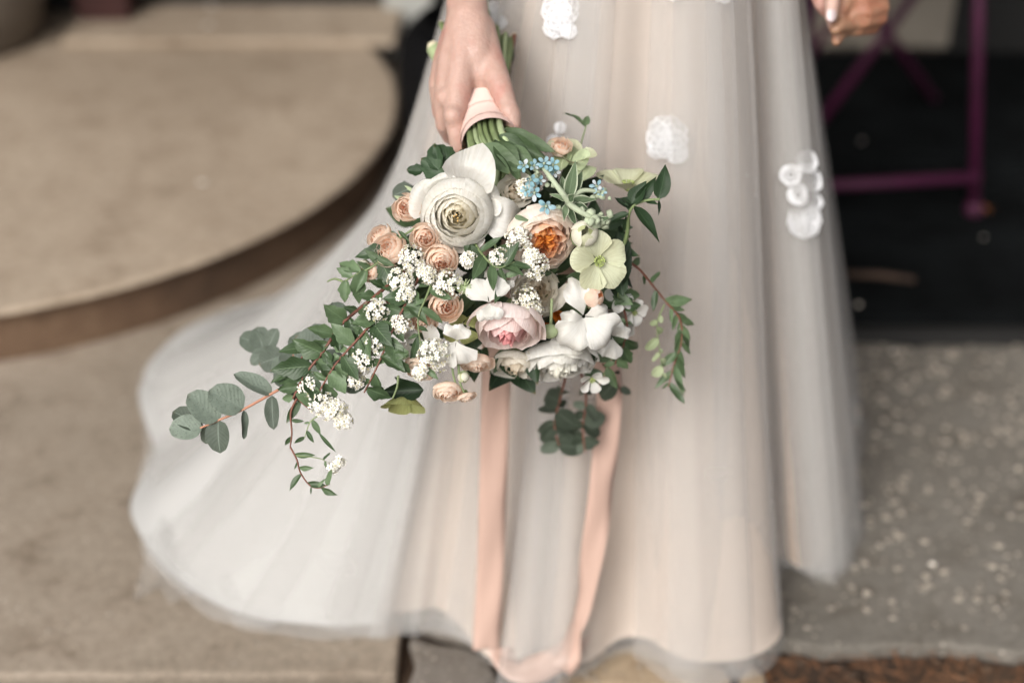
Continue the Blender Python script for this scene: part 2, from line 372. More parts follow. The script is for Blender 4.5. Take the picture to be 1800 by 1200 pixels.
# curved stone step
def disc_solid(cx, cy, r, z0, z1, mats, n=160):
    b = MB(); e = .006
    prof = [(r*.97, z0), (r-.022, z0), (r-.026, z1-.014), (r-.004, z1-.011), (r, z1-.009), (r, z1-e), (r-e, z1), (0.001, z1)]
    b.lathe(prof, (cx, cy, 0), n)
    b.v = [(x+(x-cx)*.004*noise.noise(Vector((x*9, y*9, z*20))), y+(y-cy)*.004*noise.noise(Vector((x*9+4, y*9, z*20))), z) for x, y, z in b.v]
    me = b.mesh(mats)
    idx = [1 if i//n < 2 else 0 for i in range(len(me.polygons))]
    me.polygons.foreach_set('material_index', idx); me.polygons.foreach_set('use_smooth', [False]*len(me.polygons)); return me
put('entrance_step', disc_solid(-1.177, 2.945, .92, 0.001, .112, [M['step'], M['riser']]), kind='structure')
b = MB(); b.box((-1.10, 3.335, .1135), (-.285, 3.60, .134)); o = put('entrance_threshold', b.mesh(M['step'], False), kind='structure'); bevel(o, .006)
# facade of the house behind
house = thing('house_front', 'shadowed house front with dark red door and pale plinth behind the step', 'building', (0, 3.6, 0))
def bpart(name, a, b_, mat, parent=house, bev=.004):
    q = MB(); q.box(a, b_); o = put(name, q.mesh(mat, False), parent); bevel(o, bev); return o
bpart('wall', (-6, 3.75, .0), (-2.2, 4.0, 6), M['wall']); bpart('wall', (1.9, 3.62, 0), (6, 4.0, 6), M['wall'])
bpart('wall', (-2.2, 3.75, 2.5), (1.9, 4.0, 6), M['wall'])
blk = bpart('sky_blocker', (-6, 1.55, 2.75), (6, 3.75, 2.80), M['sky_blocker'])  # unseen overhead sheet, added to block sky light from above
bpart('sky_blocker_edge', (-6, 1.52, 2.55), (6, 1.545, 2.80), M['sky_blocker'], blk)  # front edge of the added light blocker
bpart('door_sill', (-2.2, 3.602, .100), (-.335, 3.74, .17), M['dark'])
d = bpart('door', (-2.2, 3.66, .175), (-.335, 3.72, 2.45), M['dark'])
for k in range(3): bpart('door_panel', (-2.1+k*.6, 3.645, .35), (-1.62+k*.6, 3.659, 1.9), M['red'], d)
bpart('pilaster', (-.33, 3.56, 0), (-.205, 3.75, 2.45), M['pilaster'])
bpart('shopfront', (-.205, 3.66, .0), (.79, 3.74, 2.45), M['dark'])
bpart('plinth', (.79, 3.56, .03), (1.14, 3.74, .45), M['plinth'])
bpart('plinth_cap', (.78, 3.55, .451), (1.15, 3.74, .49), M['plinth'])
bpart('shop_window', (.79, 3.66, .50), (1.14, 3.70, 2.45), M['dark'])
bpart('shop_door', (1.14, 3.60, .0), (1.9, 3.70, 2.45), M['dark'])
q = MB(); q.box((-1.42, 3.37, .131), (-1.0, 3.575, .15)); o = put('red_box', q.mesh(M['red'], False), label='low dark red box on the threshold beside the concrete planter', cat='box')
q = MB(); q.box((-1.095, 3.466, .135), (-.96, 3.56, .40)); o.data = q.mesh(M['red'], False); bevel(o, .006)

# black matting on the right
mt = thing('door_mat', 'black ribbed rubber matting laid in the shop entrance', 'mat', (1.2, 2.6, 0))
q = MB(); q.box((.505, 2.205, -.02), (3.0, 3.59, .006)); put('mat_surface', q.mesh(M['mat'], False), mt)
q = MB(); q.box((.505, 2.163, -.02), (3.0, 2.2, .011)); o = put('mat_border', q.mesh(M['matedge'], False), mt); bevel(o, .004)
for k in range(26):
    q = MB(); y = 2.23+k*.05; q.box((.51, y, .0065), (2.9, y+.022, .0095)); put('rib', q.mesh(M['mat'], False), mt)

# planter, black pot
pt = thing('concrete_planter', 'round grey brown concrete planter standing on the curved step', 'planter', (-1.40, 3.41, .106))
q = MB(); q.lathe([(.0, 0), (.20, 0), (.225, .012), (.25, .12), (.275, .36), (.285, .42), (.29, .46), (.262, .46), (.25, .38)], (-1.40, 3.41, .1135), 48); put('pot', q.mesh(M['conc']), pt)
q = MB(); q.lathe([(.252, .40), (.0, .41)], (-1.40, 3.41, .1135), 32); put('soil', q.mesh(M['soil']), pt)
random.seed(5); q = MB()
for k in range(60):
    a = random.uniform(0, 6.28); r = random.uniform(0, .2); c = Vector((-1.40+r*math.cos(a), 3.41+r*math.sin(a), .51)); t = c+Vector((math.cos(a)*.15, math.sin(a)*.15, random.uniform(.15, .4))); s = Vector((-math.sin(a), math.cos(a), 0))*.015
    q.add([c-s*.4, c+s*.4, (c+t)/2+s+Vector((0, 0, .05)), t, (c+t)/2-s+Vector((0, 0, .05))], [(0, 1, 2, 3, 4)])
put('leaves', q.mesh(M['lf_mid']), pt, kind='stuff')
bp = thing('black_pot', 'matt black rounded pot standing between the step and the skirt', 'pot', (-.09, 2.93, 0))
q = MB(); q.lathe([(.0, .0), (.125, 0), (.14, .01), (.168, .10), (.175, .2), (.168, .27), (.145, .305), (.12, .312), (.11, .30), (.0, .29)], (-.075, 2.95, .001), 40); put('pot_body', q.mesh(M['black']), bp)
q = MB(); q.lathe([(.118, .313), (.128, .322), (.118, .33), (.108, .322), (.118, .313)], (-.075, 2.95, .001), 40); put('rim', q.mesh(M['black']), bp)

# purple folding furniture
def bar(name, a, b_, r, parent, mat=None):
    q = MB(); q.tube([a, b_], r, 10); return put(name, q.mesh(mat or M['purple']), parent)
ch = thing('folding_chair', 'purple metal folding chair with crossed legs in the dark entrance', 'chair', (.86, 3.2, 0))
for yy, dx in ((3.10, 0), (3.46, .02)):
    L1 = (G(1440, 235).x+dx, yy, .012); T1 = (.985+dx, yy+.02, .46); L2 = (1.03+dx, yy+.14, .012); T2 = (.665+dx, yy+.02, .46)
    for a, t in ((L1, T1), (L2, T2)):
        l = bar('leg', a, t, .012, ch); q = MB(); q.ico(a, .015, 1); put('foot', q.mesh(M['black']), l)
bar('stretcher', (.68, 3.10, .09), (.70, 3.46, .09), .008, ch)
q = MB()
sv = put('seat', MB().box((.66, 3.06, .462), (1.06, 3.50, .474)).mesh(M['purple'], False), ch); bevel(sv, .004)
for k in range(5): put('slat', MB().box((.67+k*.078, 3.07, .4745), (.735+k*.078, 3.49, .484)).mesh(M['purple'], False), sv)
put('backrest', MB().box((1.05, 3.08, .60), (1.07, 3.48, .85)).mesh(M['purple'], False), ch)
bar('back_post', (1.03, 3.12, .46), (1.07, 3.12, .88), .012, ch); bar('back_post', (1.03, 3.46, .46), (1.07, 3.46, .88), .012, ch)
tb = thing('bistro_table', 'purple metal bistro table with upright leg and low cross bar on the matting', 'table', (.95, 2.7, 0))
foot = G(1712, 368, .018)
tq = G(1720, 0, .45); ft = foot+(tq-foot)*((.70-foot.z)/(.45-foot.z))
l = bar('leg', foot, ft, .012, tb)
q = MB(); q.lathe([(.0, -.012), (.017, -.012), (.02, 0), (.016, .014), (.0, .02)], foot, 14); put('foot', q.mesh(M['purple']), l)
a = G(1704, 291, .09); c = G(1455, 322, .09); c2 = c+(c-a)*.25
l2 = bar('leg', (c2.x, c2.y, .01), (c2.x, c2.y+.02, .70), .012, tb)
bar('cross_bar', (foot.x, foot.y+.003, .09), c2, .0115, tb)
q = MB(); q.lathe([(.0, .70), (.29, .70), (.30, .71), (.29, .72), (.0, .72)], (.80, 2.85, 0), 40); put('table_top', q.mesh(M['purple']), tb)
put('top_rail', MB().tube([(ft.x, ft.y, .695), (c2.x, c2.y+.02, .695)], .01).mesh(M['purple']), tb)
# litter
p0, p1 = G(1490, 482, .014), G(1608, 492, .014)
q = MB(); q.tube([p0, (p0+p1)/2+Vector((0, .004, .002)), p1], [.006, .007, .006], 7); put('stick', q.mesh(plain('stick_bark', (.07, .042, .028), .8, .3, 40)), label='thin brown stick lying on the black matting', cat='stick')
c = G(1730, 370, .016); q = MB()
for k in range(5):
    a = k*1.25; q.add([c, c+Vector((math.cos(a-.35)*.012, math.sin(a-.35)*.012, .006)), c+Vector((math.cos(a)*.022, math.sin(a)*.02, .002)), c+Vector((math.cos(a+.35)*.012, math.sin(a+.35)*.012, .005))], [(0, 1, 2, 3)])
put('fallen_leaf', q.mesh(M['driedleaf']), label='orange brown dried leaf beside the foot of the purple table', cat='leaf')
def confetti(px, py, z, label, s=.011, group=None):
    c = G(px, py, z); a = random.uniform(0, 6); n = 9
    v = [c+Vector((math.cos(a+2*math.pi*k/n)*s*random.uniform(.7, 1.1), math.sin(a+2*math.pi*k/n)*s*random.uniform(.6, 1), .002+.004*random.random())) for k in range(n)]+[c+Vector((0, 0, .001))]
    put('confetti_petal', mesh(v, [(k, (k+1) % n, n) for k in range(n)], M['confetti']), label=label, cat='confetti', group=group)
random.seed(3)
for q_ in ((365, 46), (372, 14)): confetti(*q_, .137, 'white confetti petal lying on the threshold slab', .012, 'confetti on the threshold')
for q_ in ((355, 324), (617, 72.5)): confetti(*q_, .115, 'white confetti petal lying on the curved step', .012, 'confetti on the step')
for q_ in ((1635, 165), (1698, 312), (1515, 250), (1728, 420), (1510, 538)): confetti(*q_, .014, 'pale confetti petal dropped on the black matting', .005, 'confetti on the matting')
for q_ in ((1278, 1127), (1637, 995), (1570, 560+60)): confetti(*q_, .004, 'white confetti petal lying on the pebbly concrete', .006, 'confetti on the concrete')

# ------------------------------------------------------------------ the bride: body
def capsule_mesh(caps, voxel, smooth_it=6):
    """union of tapered capsules melted into one continuous skin"""
    b = MB()
    for (p, r, p2, r2) in caps:
        p, p2 = Vector(p), Vector(p2); n = 14
        t = (p2-p); L = t.length
        if L < 1e-5: b.ico(p, r, 2); continue
        t /= L; pts = []; rr = []
        for k in range(5): a = math.pi/2*(1-k/4.0); pts.append(p - t*r*math.sin(a)); rr.append(max(r*math.cos(a), r*.05))
        for k in range(5): a = math.pi/2*k/4.0; pts.append(p2 + t*r2*math.sin(a)); rr.append(max(r2*math.cos(a), r2*.05))
        b.tube(pts, rr, n)
    me = b.mesh(M['skin']); o = link(bpy.data.objects.new('tmp', me))
    rm = o.modifiers.new('r', 'REMESH'); rm.mode = 'VOXEL'; rm.voxel_size = voxel
    sm = o.modifiers.new('s', 'CORRECTIVE_SMOOTH' if False else 'SMOOTH'); sm.factor = .5; sm.iterations = smooth_it
    dg = bpy.context.evaluated_depsgraph_get(); dg.update()
    ev = o.evaluated_get(dg); out = bpy.data.meshes.new_from_object(ev, depsgraph=dg)
    bpy.data.objects.remove(o)
    out.polygons.foreach_set('use_smooth', [True]*len(out.polygons)); return out
def chain(caps, pts):
    """pts: (px, py, d, r mm) in picture terms or (Vector, r)"""
    q = [(W(*p[:3]), p[3]/1000) if len(p) == 4 else (Vector(p[0]), p[1]/1000) for p in pts]
    for (a, ra), (b_, rb) in zip(q, q[1:]): caps.append((a, ra, b_, rb))
AX = Vector((.152, 1.72, 0))
bride = thing('person', 'person in an ivory tulle wedding dress holding the bouquet', 'person', (AX.x, AX.y, 0))
caps = []
# right arm and hand round the bouquet handle
RS = Vector((AX.x-.175, AX.y+.02, 1.37))
chain(caps, [(RS, 46), (Vector((-.055, 1.68, 1.10)), 36), (W(812, -110, 1.56), 28), (W(819, -30, 1.545), 20.5), (W(826, 35, 1.528), 21)])
chain(caps, [(W(815, -30, 1.545), 19), (W(815, 40, 1.53), 19), (W(800, 110, 1.52), 16)])
chain(caps, [(822, 30, 1.525, 20), (812, 110, 1.508, 17), (800, 196, 1.492, 12.5)])
chain(caps, [(818, 30, 1.528, 20), (795, 110, 1.518, 17), (783, 176, 1.508, 13)])
chain(caps, [(815, 30, 1.532, 18), (787, 105, 1.530, 16), (773, 148, 1.528, 12.5)])
chain(caps, [(815, 30, 1.54, 16), (788, 95, 1.545, 14), (776, 125, 1.548, 11)])
chain(caps, [(842, 50, 1.528, 18), (858, 100, 1.515, 16), (878, 150, 1.497, 13.5), (893, 190, 1.484, 11), (902, 220, 1.480, 9), (903, 232, 1.484, 8)])
chain(caps, [(832, 45, 1.522, 20), (838, 95, 1.510, 18), (843, 128, 1.508, 13), (846, 155, 1.514, 9)])
chain(caps, [(800, 120, 1.508, 13), (835, 105, 1.507, 14)]); chain(caps, [(788, 140, 1.512, 13), (812, 130, 1.506, 13)])
chain(caps, [(895, 196, 1.481, 11.5), (899, 203, 1.481, 11)])
chain(caps, [(796, 203, 1.484, 10.5), (796, 205, 1.484, 10)]); chain(caps, [(806, 150, 1.494, 5), (798, 198, 1.482, 4)]); chain(caps, [(788, 140, 1.503, 5), (781, 172, 1.498, 4)])
chain(caps, [(797, 202, 1.491, 12), (801, 235, 1.490, 8.8), (806, 258, 1.496, 9.4), (822, 262, 1.535, 8.5), (850, 250, 1.552, 8)])
chain(caps, [(780, 178, 1.508, 11.5), (779, 220, 1.522, 8.8), (792, 240, 1.545, 9.5), (830, 232, 1.572, 8.5)])
chain(caps, [(772, 150, 1.528, 11.5), (776, 198, 1.545, 10.5), (790, 215, 1.57, 9), (828, 205, 1.59, 8)])
chain(caps, [(776, 125, 1.548, 10.5), (779, 165, 1.566, 9.5), (795, 180, 1.585, 8), (825, 170, 1.605, 7)])
chain(caps, [(783, 172, 1.500, 10.5), (783, 173, 1.500, 10)])
# left arm and hand held by the groom
LS = Vector((AX.x+.175, AX.y+.02, 1.37)); LW = W(1432, -105, 1.66)
chain(caps, [(LS, 46), (Vector((AX.x+.25, AX.y+.04, 1.12)), 36), (LW, 21), (W(1440, -60, 1.655), 22)])
for (x0, y0, x1, y1, dd) in ((1428, -40, 1450, 25, 0), (1440, -40, 1466, 52, .012), (1452, -38, 1480, 48, .024), (1462, -40, 1490, 40, .036)):
    chain(caps, [(1440, -60, 1.655+dd*.6, 17), (x0+6, -22, 1.65+dd, 9.5), ((x0+x1)/2+4, 8, 1.65+dd, 8.4), (x1, y1-6, 1.655+dd, 7.2)])
chain(caps, [(1446, -62, 1.65, 14), (1458, -28, 1.635, 11), (1463, 4, 1.625, 9.2), (1461, 31, 1.625, 7.6)])
# trunk, legs, neck, head
for s in (-1, 1):
    chain(caps, [(AX+Vector((s*.085, .02, .92)), 90), (AX+Vector((s*.08, .02, .50)), 55), (AX+Vector((s*.075, .04, .10)), 38), (AX+Vector((s*.08, -.07, .03)), 30)])
    chain(caps, [(AX+Vector((s*.06, .02, 1.0)), 95), (AX+Vector((s*.06, .01, 1.12)), 80), (AX+Vector((s*.075, .0, 1.28)), 90), (AX+Vector((s*.12, .02, 1.36)), 55)])
chain(caps, [(AX+Vector((0, .03, 1.36)), 60), (AX+Vector((0, .02, 1.50)), 52), (AX+Vector((0, .01, 1.56)), 68), (AX+Vector((0, .0, 1.64)), 82)])
chain(caps, [(AX+Vector((0, -.05, 1.555)), 42), (AX+Vector((0, -.045, 1.60)), 45)]); chain(caps, [(AX+Vector((0, -.085, 1.60)), 9), (AX+Vector((0, -.10, 1.578)), 11)])
put('body', capsule_mesh(caps, .0026, 4), bride)
# nails, eyes, lips, hair
def nail(c, tip, n, L, Wd, parent):
    y = (tip-c).normalized(); x = y.cross(n).normalized(); n = x.cross(y); v = []; f = []
    for i in range(6):
        for j in range(5):
            t = i/5; u = j/2-1; w = Wd*math.sqrt(max(0, 1-(abs(t-.45)/.56)**4)); v.append(c+y*(t-.5)*L+x*u*w/2+n*(.0016*(1-u*u)))
    f = [(i*5+j, i*5+j+1, (i+1)*5+j+1, (i+1)*5+j) for i in range(5) for j in range(4)]
    put('fingernail', mesh(v, f, M['nail']), parent)
nail(W(1461, 28, 1.6168), W(1461, 42, 1.617), CV(0, .1, 1), .0135, .0100, bride)
hb = MB(); hb.ico(AX+Vector((0, .035, 1.655)), .098, 3, (.95, 1, 1.02)); hb.ico(AX+Vector((0, .12, 1.60)), .06, 3)
put('hair', hb.mesh(M['hair']), bride)
for s in (-1, 1):
    q = MB(); q.ico(AX+Vector((s*.031, -.071, 1.615)), .012, 2); put('eye', q.mesh(plain('eye_white', (.7, .7, .7), .2, .05)), bride)

# ------------------------------------------------------------------ the dress
HEM = [(.333, 1.418), (.225, 1.365), (.15, 1.405), (.085, 1.355), (.0, 1.355), (-.06, 1.415), (-.115, 1.44), (-.17, 1.43), (-.365, 1.462),
       (-.525, 1.645), (-.56, 1.80), (-.59, 1.99), (-.50, 2.22), (-.34, 2.38), (-.08, 2.50), (.2, 2.42), (.43, 2.20), (.565, 1.985), (.535, 1.84), (.50, 1.75), (.485, 1.64), (.44, 1.548), (.40, 1.540), (.362, 1.566), (.346, 1.49)]
NS, NT = 520, 56
def closed(ctrl, n):
    k = len(ctrl); out = []
    P = [Vector((*c, 0)) for c in ctrl]
    for i in range(k):
        p0, p1, p2, p3 = P[i-1], P[i], P[(i+1) % k], P[(i+2) % k]
        for j in range(24):
            t = j/24; out.append(.5*((2*p1)+(p2-p0)*t+(2*p0-5*p1+4*p2-p3)*t*t+(3*p1-p0-3*p2+p3)*t**3))
    d = np.array([(b_-a).length for a, b_ in zip(out, out[1:]+out[:1])]); cum = np.concatenate([[0], np.cumsum(d)]); L = cum[-1]
    res = []
    for q in np.linspace(0, L, n, endpoint=False):
        i = int(np.searchsorted(cum, q, 'right')-1); t = (q-cum[i])/max(d[i], 1e-9); res.append(out[i].lerp(out[(i+1) % len(out)], t))
    return res, L
HP, HL = closed(HEM, 2400)
def hem_at(s): return HP[int((s % 1.0)*2400) % 2400]
ZW = 1.09
def n1(x, k=0): return noise.noise(Vector((x, k*3.7+.5, k*1.3)))
def nper(s, f, k=0):      # periodic noise round the hem
    a = s*2*math.pi; return noise.noise(Vector((math.cos(a)*f, math.sin(a)*f, k*5.1)))
def skirt(name, mat, zoff, rad_off, n_folds, fold, over, seed, hem_ext, lift, parent, train=9.0, only=None):
    v = []; keep = []
    for i in range(NS):
        s0 = i/NS
        ph = 2*math.pi*(n_folds*s0 + 1.1*nper(s0, 1.6, seed)) + seed
        s = s0 + over/(2*math.pi*n_folds)*math.sin(ph)
        h = hem_at(s); dv = h-AX; dv.z = 0; R = dv.length; ang = math.atan2(dv.y, dv.x); e = dv/R
        tr = max(0.0, R-.40); keep.append(only is None or tr > only)
        if tr > train: R = .40+train; tr = train
        amp = fold*(.55+.75*abs(nper(s0, 3.0, seed+4)))
        big = nper(s, 2.4, seed+9)
        for j in range(NT+1):
            t = j/NT
            base = .118+(min(R, .40)-.118)*(t**.95)
            r = base + tr*t**4.2 + .012*math.sin(min(1, t*4)*math.pi/2)
            env = .12+.88*min(1, t*1.25)
            train_damp = 1-.55*min(1, tr/.3)*t
            r += (amp*math.cos(ph)*env*train_damp) + rad_off + big*.035*t*t*(1+1.2*min(1, tr/.3)) + hem_ext*t**6
            z = ZW*(1-t)
            if tr > .02:   # the train lies along the ground with soft puffs
                z += min(1, tr/.25)*.05*math.sin(math.pi*min(1, t*1.0))*(.6+1.4*nper(s+t*.35, 2.2, seed+2))*(t**3)
            zz = max(z, lift+.004*abs(math.sin(ph)))
            if t > .93: zz = max(zz, lift)
            p = AX + e*r; v.append((p.x, p.y, zz+zoff*t))
    f = [(i*(NT+1)+j, ((i+1) % NS)*(NT+1)+j, ((i+1) % NS)*(NT+1)+j+1, i*(NT+1)+j+1) for i in range(NS) if keep[i] for j in range(NT) if only is None or j > NT*.45]
    return put(name, mesh(v, f, mat), parent)
dress = node('dress', bride, Matrix.Translation((AX.x, AX.y, 0)))
dress['label'] = 'ivory tulle skirt with train over a nude lining'
lining = skirt('lining', M['lining'], 0, -.012, 12, .018, 0.5, 2, .004, .014, dress, train=.06)
petti = skirt('petticoat', M['petticoat'], 0, -.006, 13, .012, .6, 7, -.004, .014, dress, only=.03)
under = skirt('tulle_layer', M['tulle2'], 0, 0.0, 17, .012, 1.9, 5, -.006, .010, dress)
outer = skirt('tulle_layer', M['tulle'], 0, .008, 13, .014, 2.2, 1, -.010, .006, dress)
def near_s(x, y): return min(range(2400), key=lambda i: (HP[i]-Vector((x, y, 0))).length_squared)/2400
def panel(a, b_, off, puff, ext, name='tulle_panel', seed=0):
    """a gathered drop of tulle hanging over the skirt between two points of the hem"""
    s0, s1 = near_s(*a), near_s(*b_); v = []; n = 40; s1 = s1 if s1 > s0 else s1+1
    for i in range(n+1):
        u = i/n; uu = .5-.5*math.cos(math.pi*u) if True else u; s = s0+(s1-s0)*uu
        h = hem_at(s); dv = h-AX; R = dv.length; e = dv/R; tr = max(0, R-.40)
        tn = Vector((-e.y, e.x, 0))
        for j in range(NT+1):
            t = j/NT; r = .118+(min(R, .40)-.118)*(t**.95)+tr*t**4.2+.012*math.sin(min(1, t*4)*math.pi/2)
            r += off+puff*math.sin(math.pi*u)*(.25+.75*t)+.004*math.sin(u*17+seed+t*2)*t+ext*t**5-.010*(abs(2*u-1)**8)
            p = AX+e*r+tn*.012*noise.noise(Vector((t*2.2, seed, u*.6)))*t; v.append((p.x, p.y, max(.005, ZW*(1-t))))
    f = [(i*(NT+1)+j, (i+1)*(NT+1)+j, (i+1)*(NT+1)+j+1, i*(NT+1)+j+1) for i in range(n) for j in range(NT)]
    return put(name, mesh(v, f, M['tulle']), dress)
for k_, (a, b_, off, puff, ext) in enumerate((((.345, 1.428), (.155, 1.41), .020, .022, .005), ((.30, 1.40), (.19, 1.375), .026, .014, .0), ((.085, 1.352), (-.005, 1.352), .022, .016, .014), ((.48, 1.63), (.41, 1.54), .010, .012, .0), ((-.10, 1.435), (-.165, 1.43), .018, .02, .0), ((.445, 1.55), (.368, 1.565), .018, .010, .0), ((-.15, 1.43), (-.36, 1.46), .016, .022, .0), ((-.30, 1.45), (-.52, 1.64), .016, .02, .0), ((.52, 1.83), (.455, 1.59), .004, .016, .0))):
    panel(a, b_, off, puff, ext, seed=k_)
bod = MB(); bod.lathe([(.132, 1.07), (.118, 1.13), (.125, 1.2), (.145, 1.29), (.125, 1.36)], (AX.x, AX.y+.01, 0), 40)
put('bodice', bod.mesh(M['lace']), dress)

def bvh_of(o):
    me = o.data; return BVHTree.FromPolygons([v.co.copy() for v in me.vertices], [tuple(p.vertices) for p in me.polygons])
BV = bvh_of(outer)
def on_dress(px, py, off=.003):
    dirv = (FWD + RIGHT*((px-900)/FPX) + UP*((600-py)/FPX)).normalized()
    loc, n, i, dist = BV.ray_cast(CAM, dirv)
    if loc is None: loc = W(px, py, 1.7); n = -FWD
    if n.dot(dirv) > 0: n = -n
    return loc - dirv*off, n
def lace(pts, parent=None):
    """an applique: overlapping corded petals and rings laid on the tulle"""
    q = MB()
    for (px, py, rpx, kind) in pts:
        c, n = on_dress(px, py); n = (n*.35 + CV(0, .1, 1)*.65).normalized(); x = n.orthogonal().normalized(); y = n.cross(x)
        depth = (c-CAM).dot(FWD); r = rpx*depth/FPX
        if kind == 'f':
            for ring, (rr, k, hh) in enumerate(((1, 9, 0), (.62, 6, .0012), (.3, 5, .002))):
                for j in range(k):
                    a = 2*math.pi*(j+.3*ring)/k+random.uniform(-.1, .1)
                    cc = c+(x*math.cos(a)+y*math.sin(a))*r*rr*.58+n*hh
                    pts_ = [cc+(x*math.cos(b_)+y*math.sin(b_))*r*rr*.42*random.uniform(.85, 1.12)+n*.0012*random.random() for b_ in np.linspace(0, 2*math.pi, 9)[:-1]]
                    q.add(pts_+[cc+n*.0008], [(i, (i+1) % 8, 8) for i in range(8)])
                    q.tube(pts_+[pts_[0]], .0006*(1+rr*.5), 4, 1, cap=False)
        else:
            for rr in (1, .8, .45):
                pts_ = [c+(x*math.cos(b_)+y*math.sin(b_))*r*rr*random.uniform(.9, 1.1)+n*.001 for b_ in np.linspace(0, 2*math.pi, 13)[:-1]]
                q.tube(pts_+[pts_[0]], .0014, 5, 1, cap=False)
                for i in range(0, 12, 2): q.tube([pts_[i], c+n*.001], .0005, 3, 1, cap=False)
    return put('lace_applique', q.mesh([M['lacenet'], M['lace']]), dress)
random.seed(21)
lace([(1172, 240, 37, 'f'), (1190, 268, 20, 'f'), (1155, 262, 17, 'f')])
lace([(1414, 388, 32, 'f'), (1418, 285, 19, 'r'), (1390, 308, 17, 'r'), (1428, 318, 18, 'r'), (1402, 342, 18, 'r'), (1432, 355, 14, 'r')])
lace([(985, 20, 34, 'f'), (975, 48, 20, 'f'), (1000, 55, 14, 'f')])
lace([(1272, -12, 18, 'f'), (1185, -14, 16, 'f')]); lace([(975, 250, 14, 'f'), (985, 225, 9, 'r')])
lace([(868, 20, 18, 'f'), (880, 40, 12, 'f')])
# sheer hem of the train spilling over the paving
random.seed(4)
def spill(pts, hh):
    v = []; f = []; n = len(pts); m = 7
    for i, (a, b_) in enumerate(pts):
        A, B = G(*a), G(*b_)
        for j in range(m):
            t = j/(m-1); p = A.lerp(B, t); p.z = hh*(1-t)*.8+.004+.012*math.sin(t*math.pi)*(1+math.sin(i*2.1)); v.append(p)
    f = [(i*m+j, (i+1)*m+j, (i+1)*m+j+1, i*m+j+1) for i in range(n-1) for j in range(m-1)]
    put('sheer_hem', mesh(v, f, M['sheer']), dress)
spill([((290, 940), (235, 1060)), ((305, 955), (280, 1035)), ((330, 965), (300, 1065)), ((370, 985), (350, 1040)), ((420, 1020), (400, 1085)), ((470, 1050), (470, 1110)), ((520, 1060), (520, 1085))], .04)
spill([((1110, 1080), (1095, 1110)), ((1160, 1090), (1150, 1150)), ((1200, 1100), (1205, 1175)), ((1260, 1090), (1265, 1150)), ((1330, 1050), (1320, 1120))], .05)

# ------------------------------------------------------------------ the groom: mostly behind the skirt
GX = Vector((.27, 2.05, 0))
groom = thing('person', 'person in a black suit standing behind the skirt holding the other hand', 'person', (GX.x, GX.y, 0))
gc = []
chain(gc, [(Vector((GX.x+.27, 2.0, 1.05)), 38), (Vector((.62, 1.80, .93)), 30), (W(1545, -55, 1.72), 27), (W(1535, -25, 1.70), 27)])
chain(gc, [(1530, -35, 1.70, 25), (1520, 0, 1.685, 20), (1512, 15, 1.675, 16)])
for (k, x0, y0, x1, y1, dd) in ((0, 1545, -6, 1494, 8, 0), (1, 1552, 14, 1498, 26, .001), (2, 1548, 33, 1494, 42, .006), (3, 1534, 49, 1482, 54, .016)):
    chain(gc, [(1540, -25+8*k, 1.698+dd, 12), (x0, y0, 1.672+dd, 8.6), ((x0+x1)/2, (y0+y1)/2+2, 1.656+dd, 7.4), (x1, y1, 1.656+dd, 6.6)])
chain(gc, [(1515, -30, 1.67, 15), (1490, -5, 1.655, 11), (1476, 20, 1.652, 9.5)])
chain(gc, [(1492, 44, 1.66, 9), (1474, 46, 1.645, 8), (1468, 52, 1.643, 7)])
chain(gc, [(1485, 52, 1.675, 8.5), (1474, 62, 1.664, 8), (1470, 73, 1.662, 6)])
chain(gc, [(GX+Vector((0, 0, 1.45)), 65), (GX+Vector((0, -.01, 1.62)), 60), (GX+Vector((0, -.02, 1.68)), 80), (GX+Vector((0, -.02, 1.76)), 90)])
chain(gc, [(GX+Vector((0, -.11, 1.70)), 10), (GX+Vector((0, -.125, 1.68)), 12)])
chain(gc, [(Vector((GX.x+.27, 2.0, 1.05)), 38), (GX+Vector((.2, 0, 1.42)), 50), (GX+Vector((0, 0, 1.45)), 60)])
gb = capsule_mesh(gc, .0028, 3); gb.materials.clear(); gb.materials.append(M['skin2']); put('body', gb, groom)
def cloth(name, caps_, vox=.012):
    me = capsule_mesh(caps_, vox, 4); me.materials.clear(); me.materials.append(M['suit']); return put(name, me, groom)
tc = []
for s in (-1, 1): chain(tc, [(GX+Vector((s*.09, .02, .95)), 100), (GX+Vector((s*.085, .02, .5)), 75), (GX+Vector((s*.08, .04, .06)), 62)])
cloth('trousers', tc)
jc = []
for s in (-1, 1): chain(jc, [(GX+Vector((s*.09, 0, .88)), 110), (GX+Vector((s*.08, 0, 1.15)), 110), (GX+Vector((s*.11, 0, 1.40)), 95)])
chain(jc, [(GX+Vector((.2, 0, 1.42)), 72), (Vector((GX.x+.27, 2.0, 1.08)), 56), (Vector((.62, 1.82, .955)), 44)])
chain(jc, [(GX+Vector((-.2, 0, 1.42)), 72), (GX+Vector((-.24, .05, 1.1)), 56), (GX+Vector((-.2, .08, .85)), 44)])
cloth('jacket', jc)
for s in (-1, 1):
    q = MB(); q.ico(GX+Vector((s*.08, -.03, .035)), .055, 3, (.85, 2.2, .62)); put('shoe', q.mesh(M['black']), groom)
q = MB(); q.ico(GX+Vector((0, .015, 1.78)), .102, 3, (.95, 1, .9)); put('hair', q.mesh(M['hair']), groom)

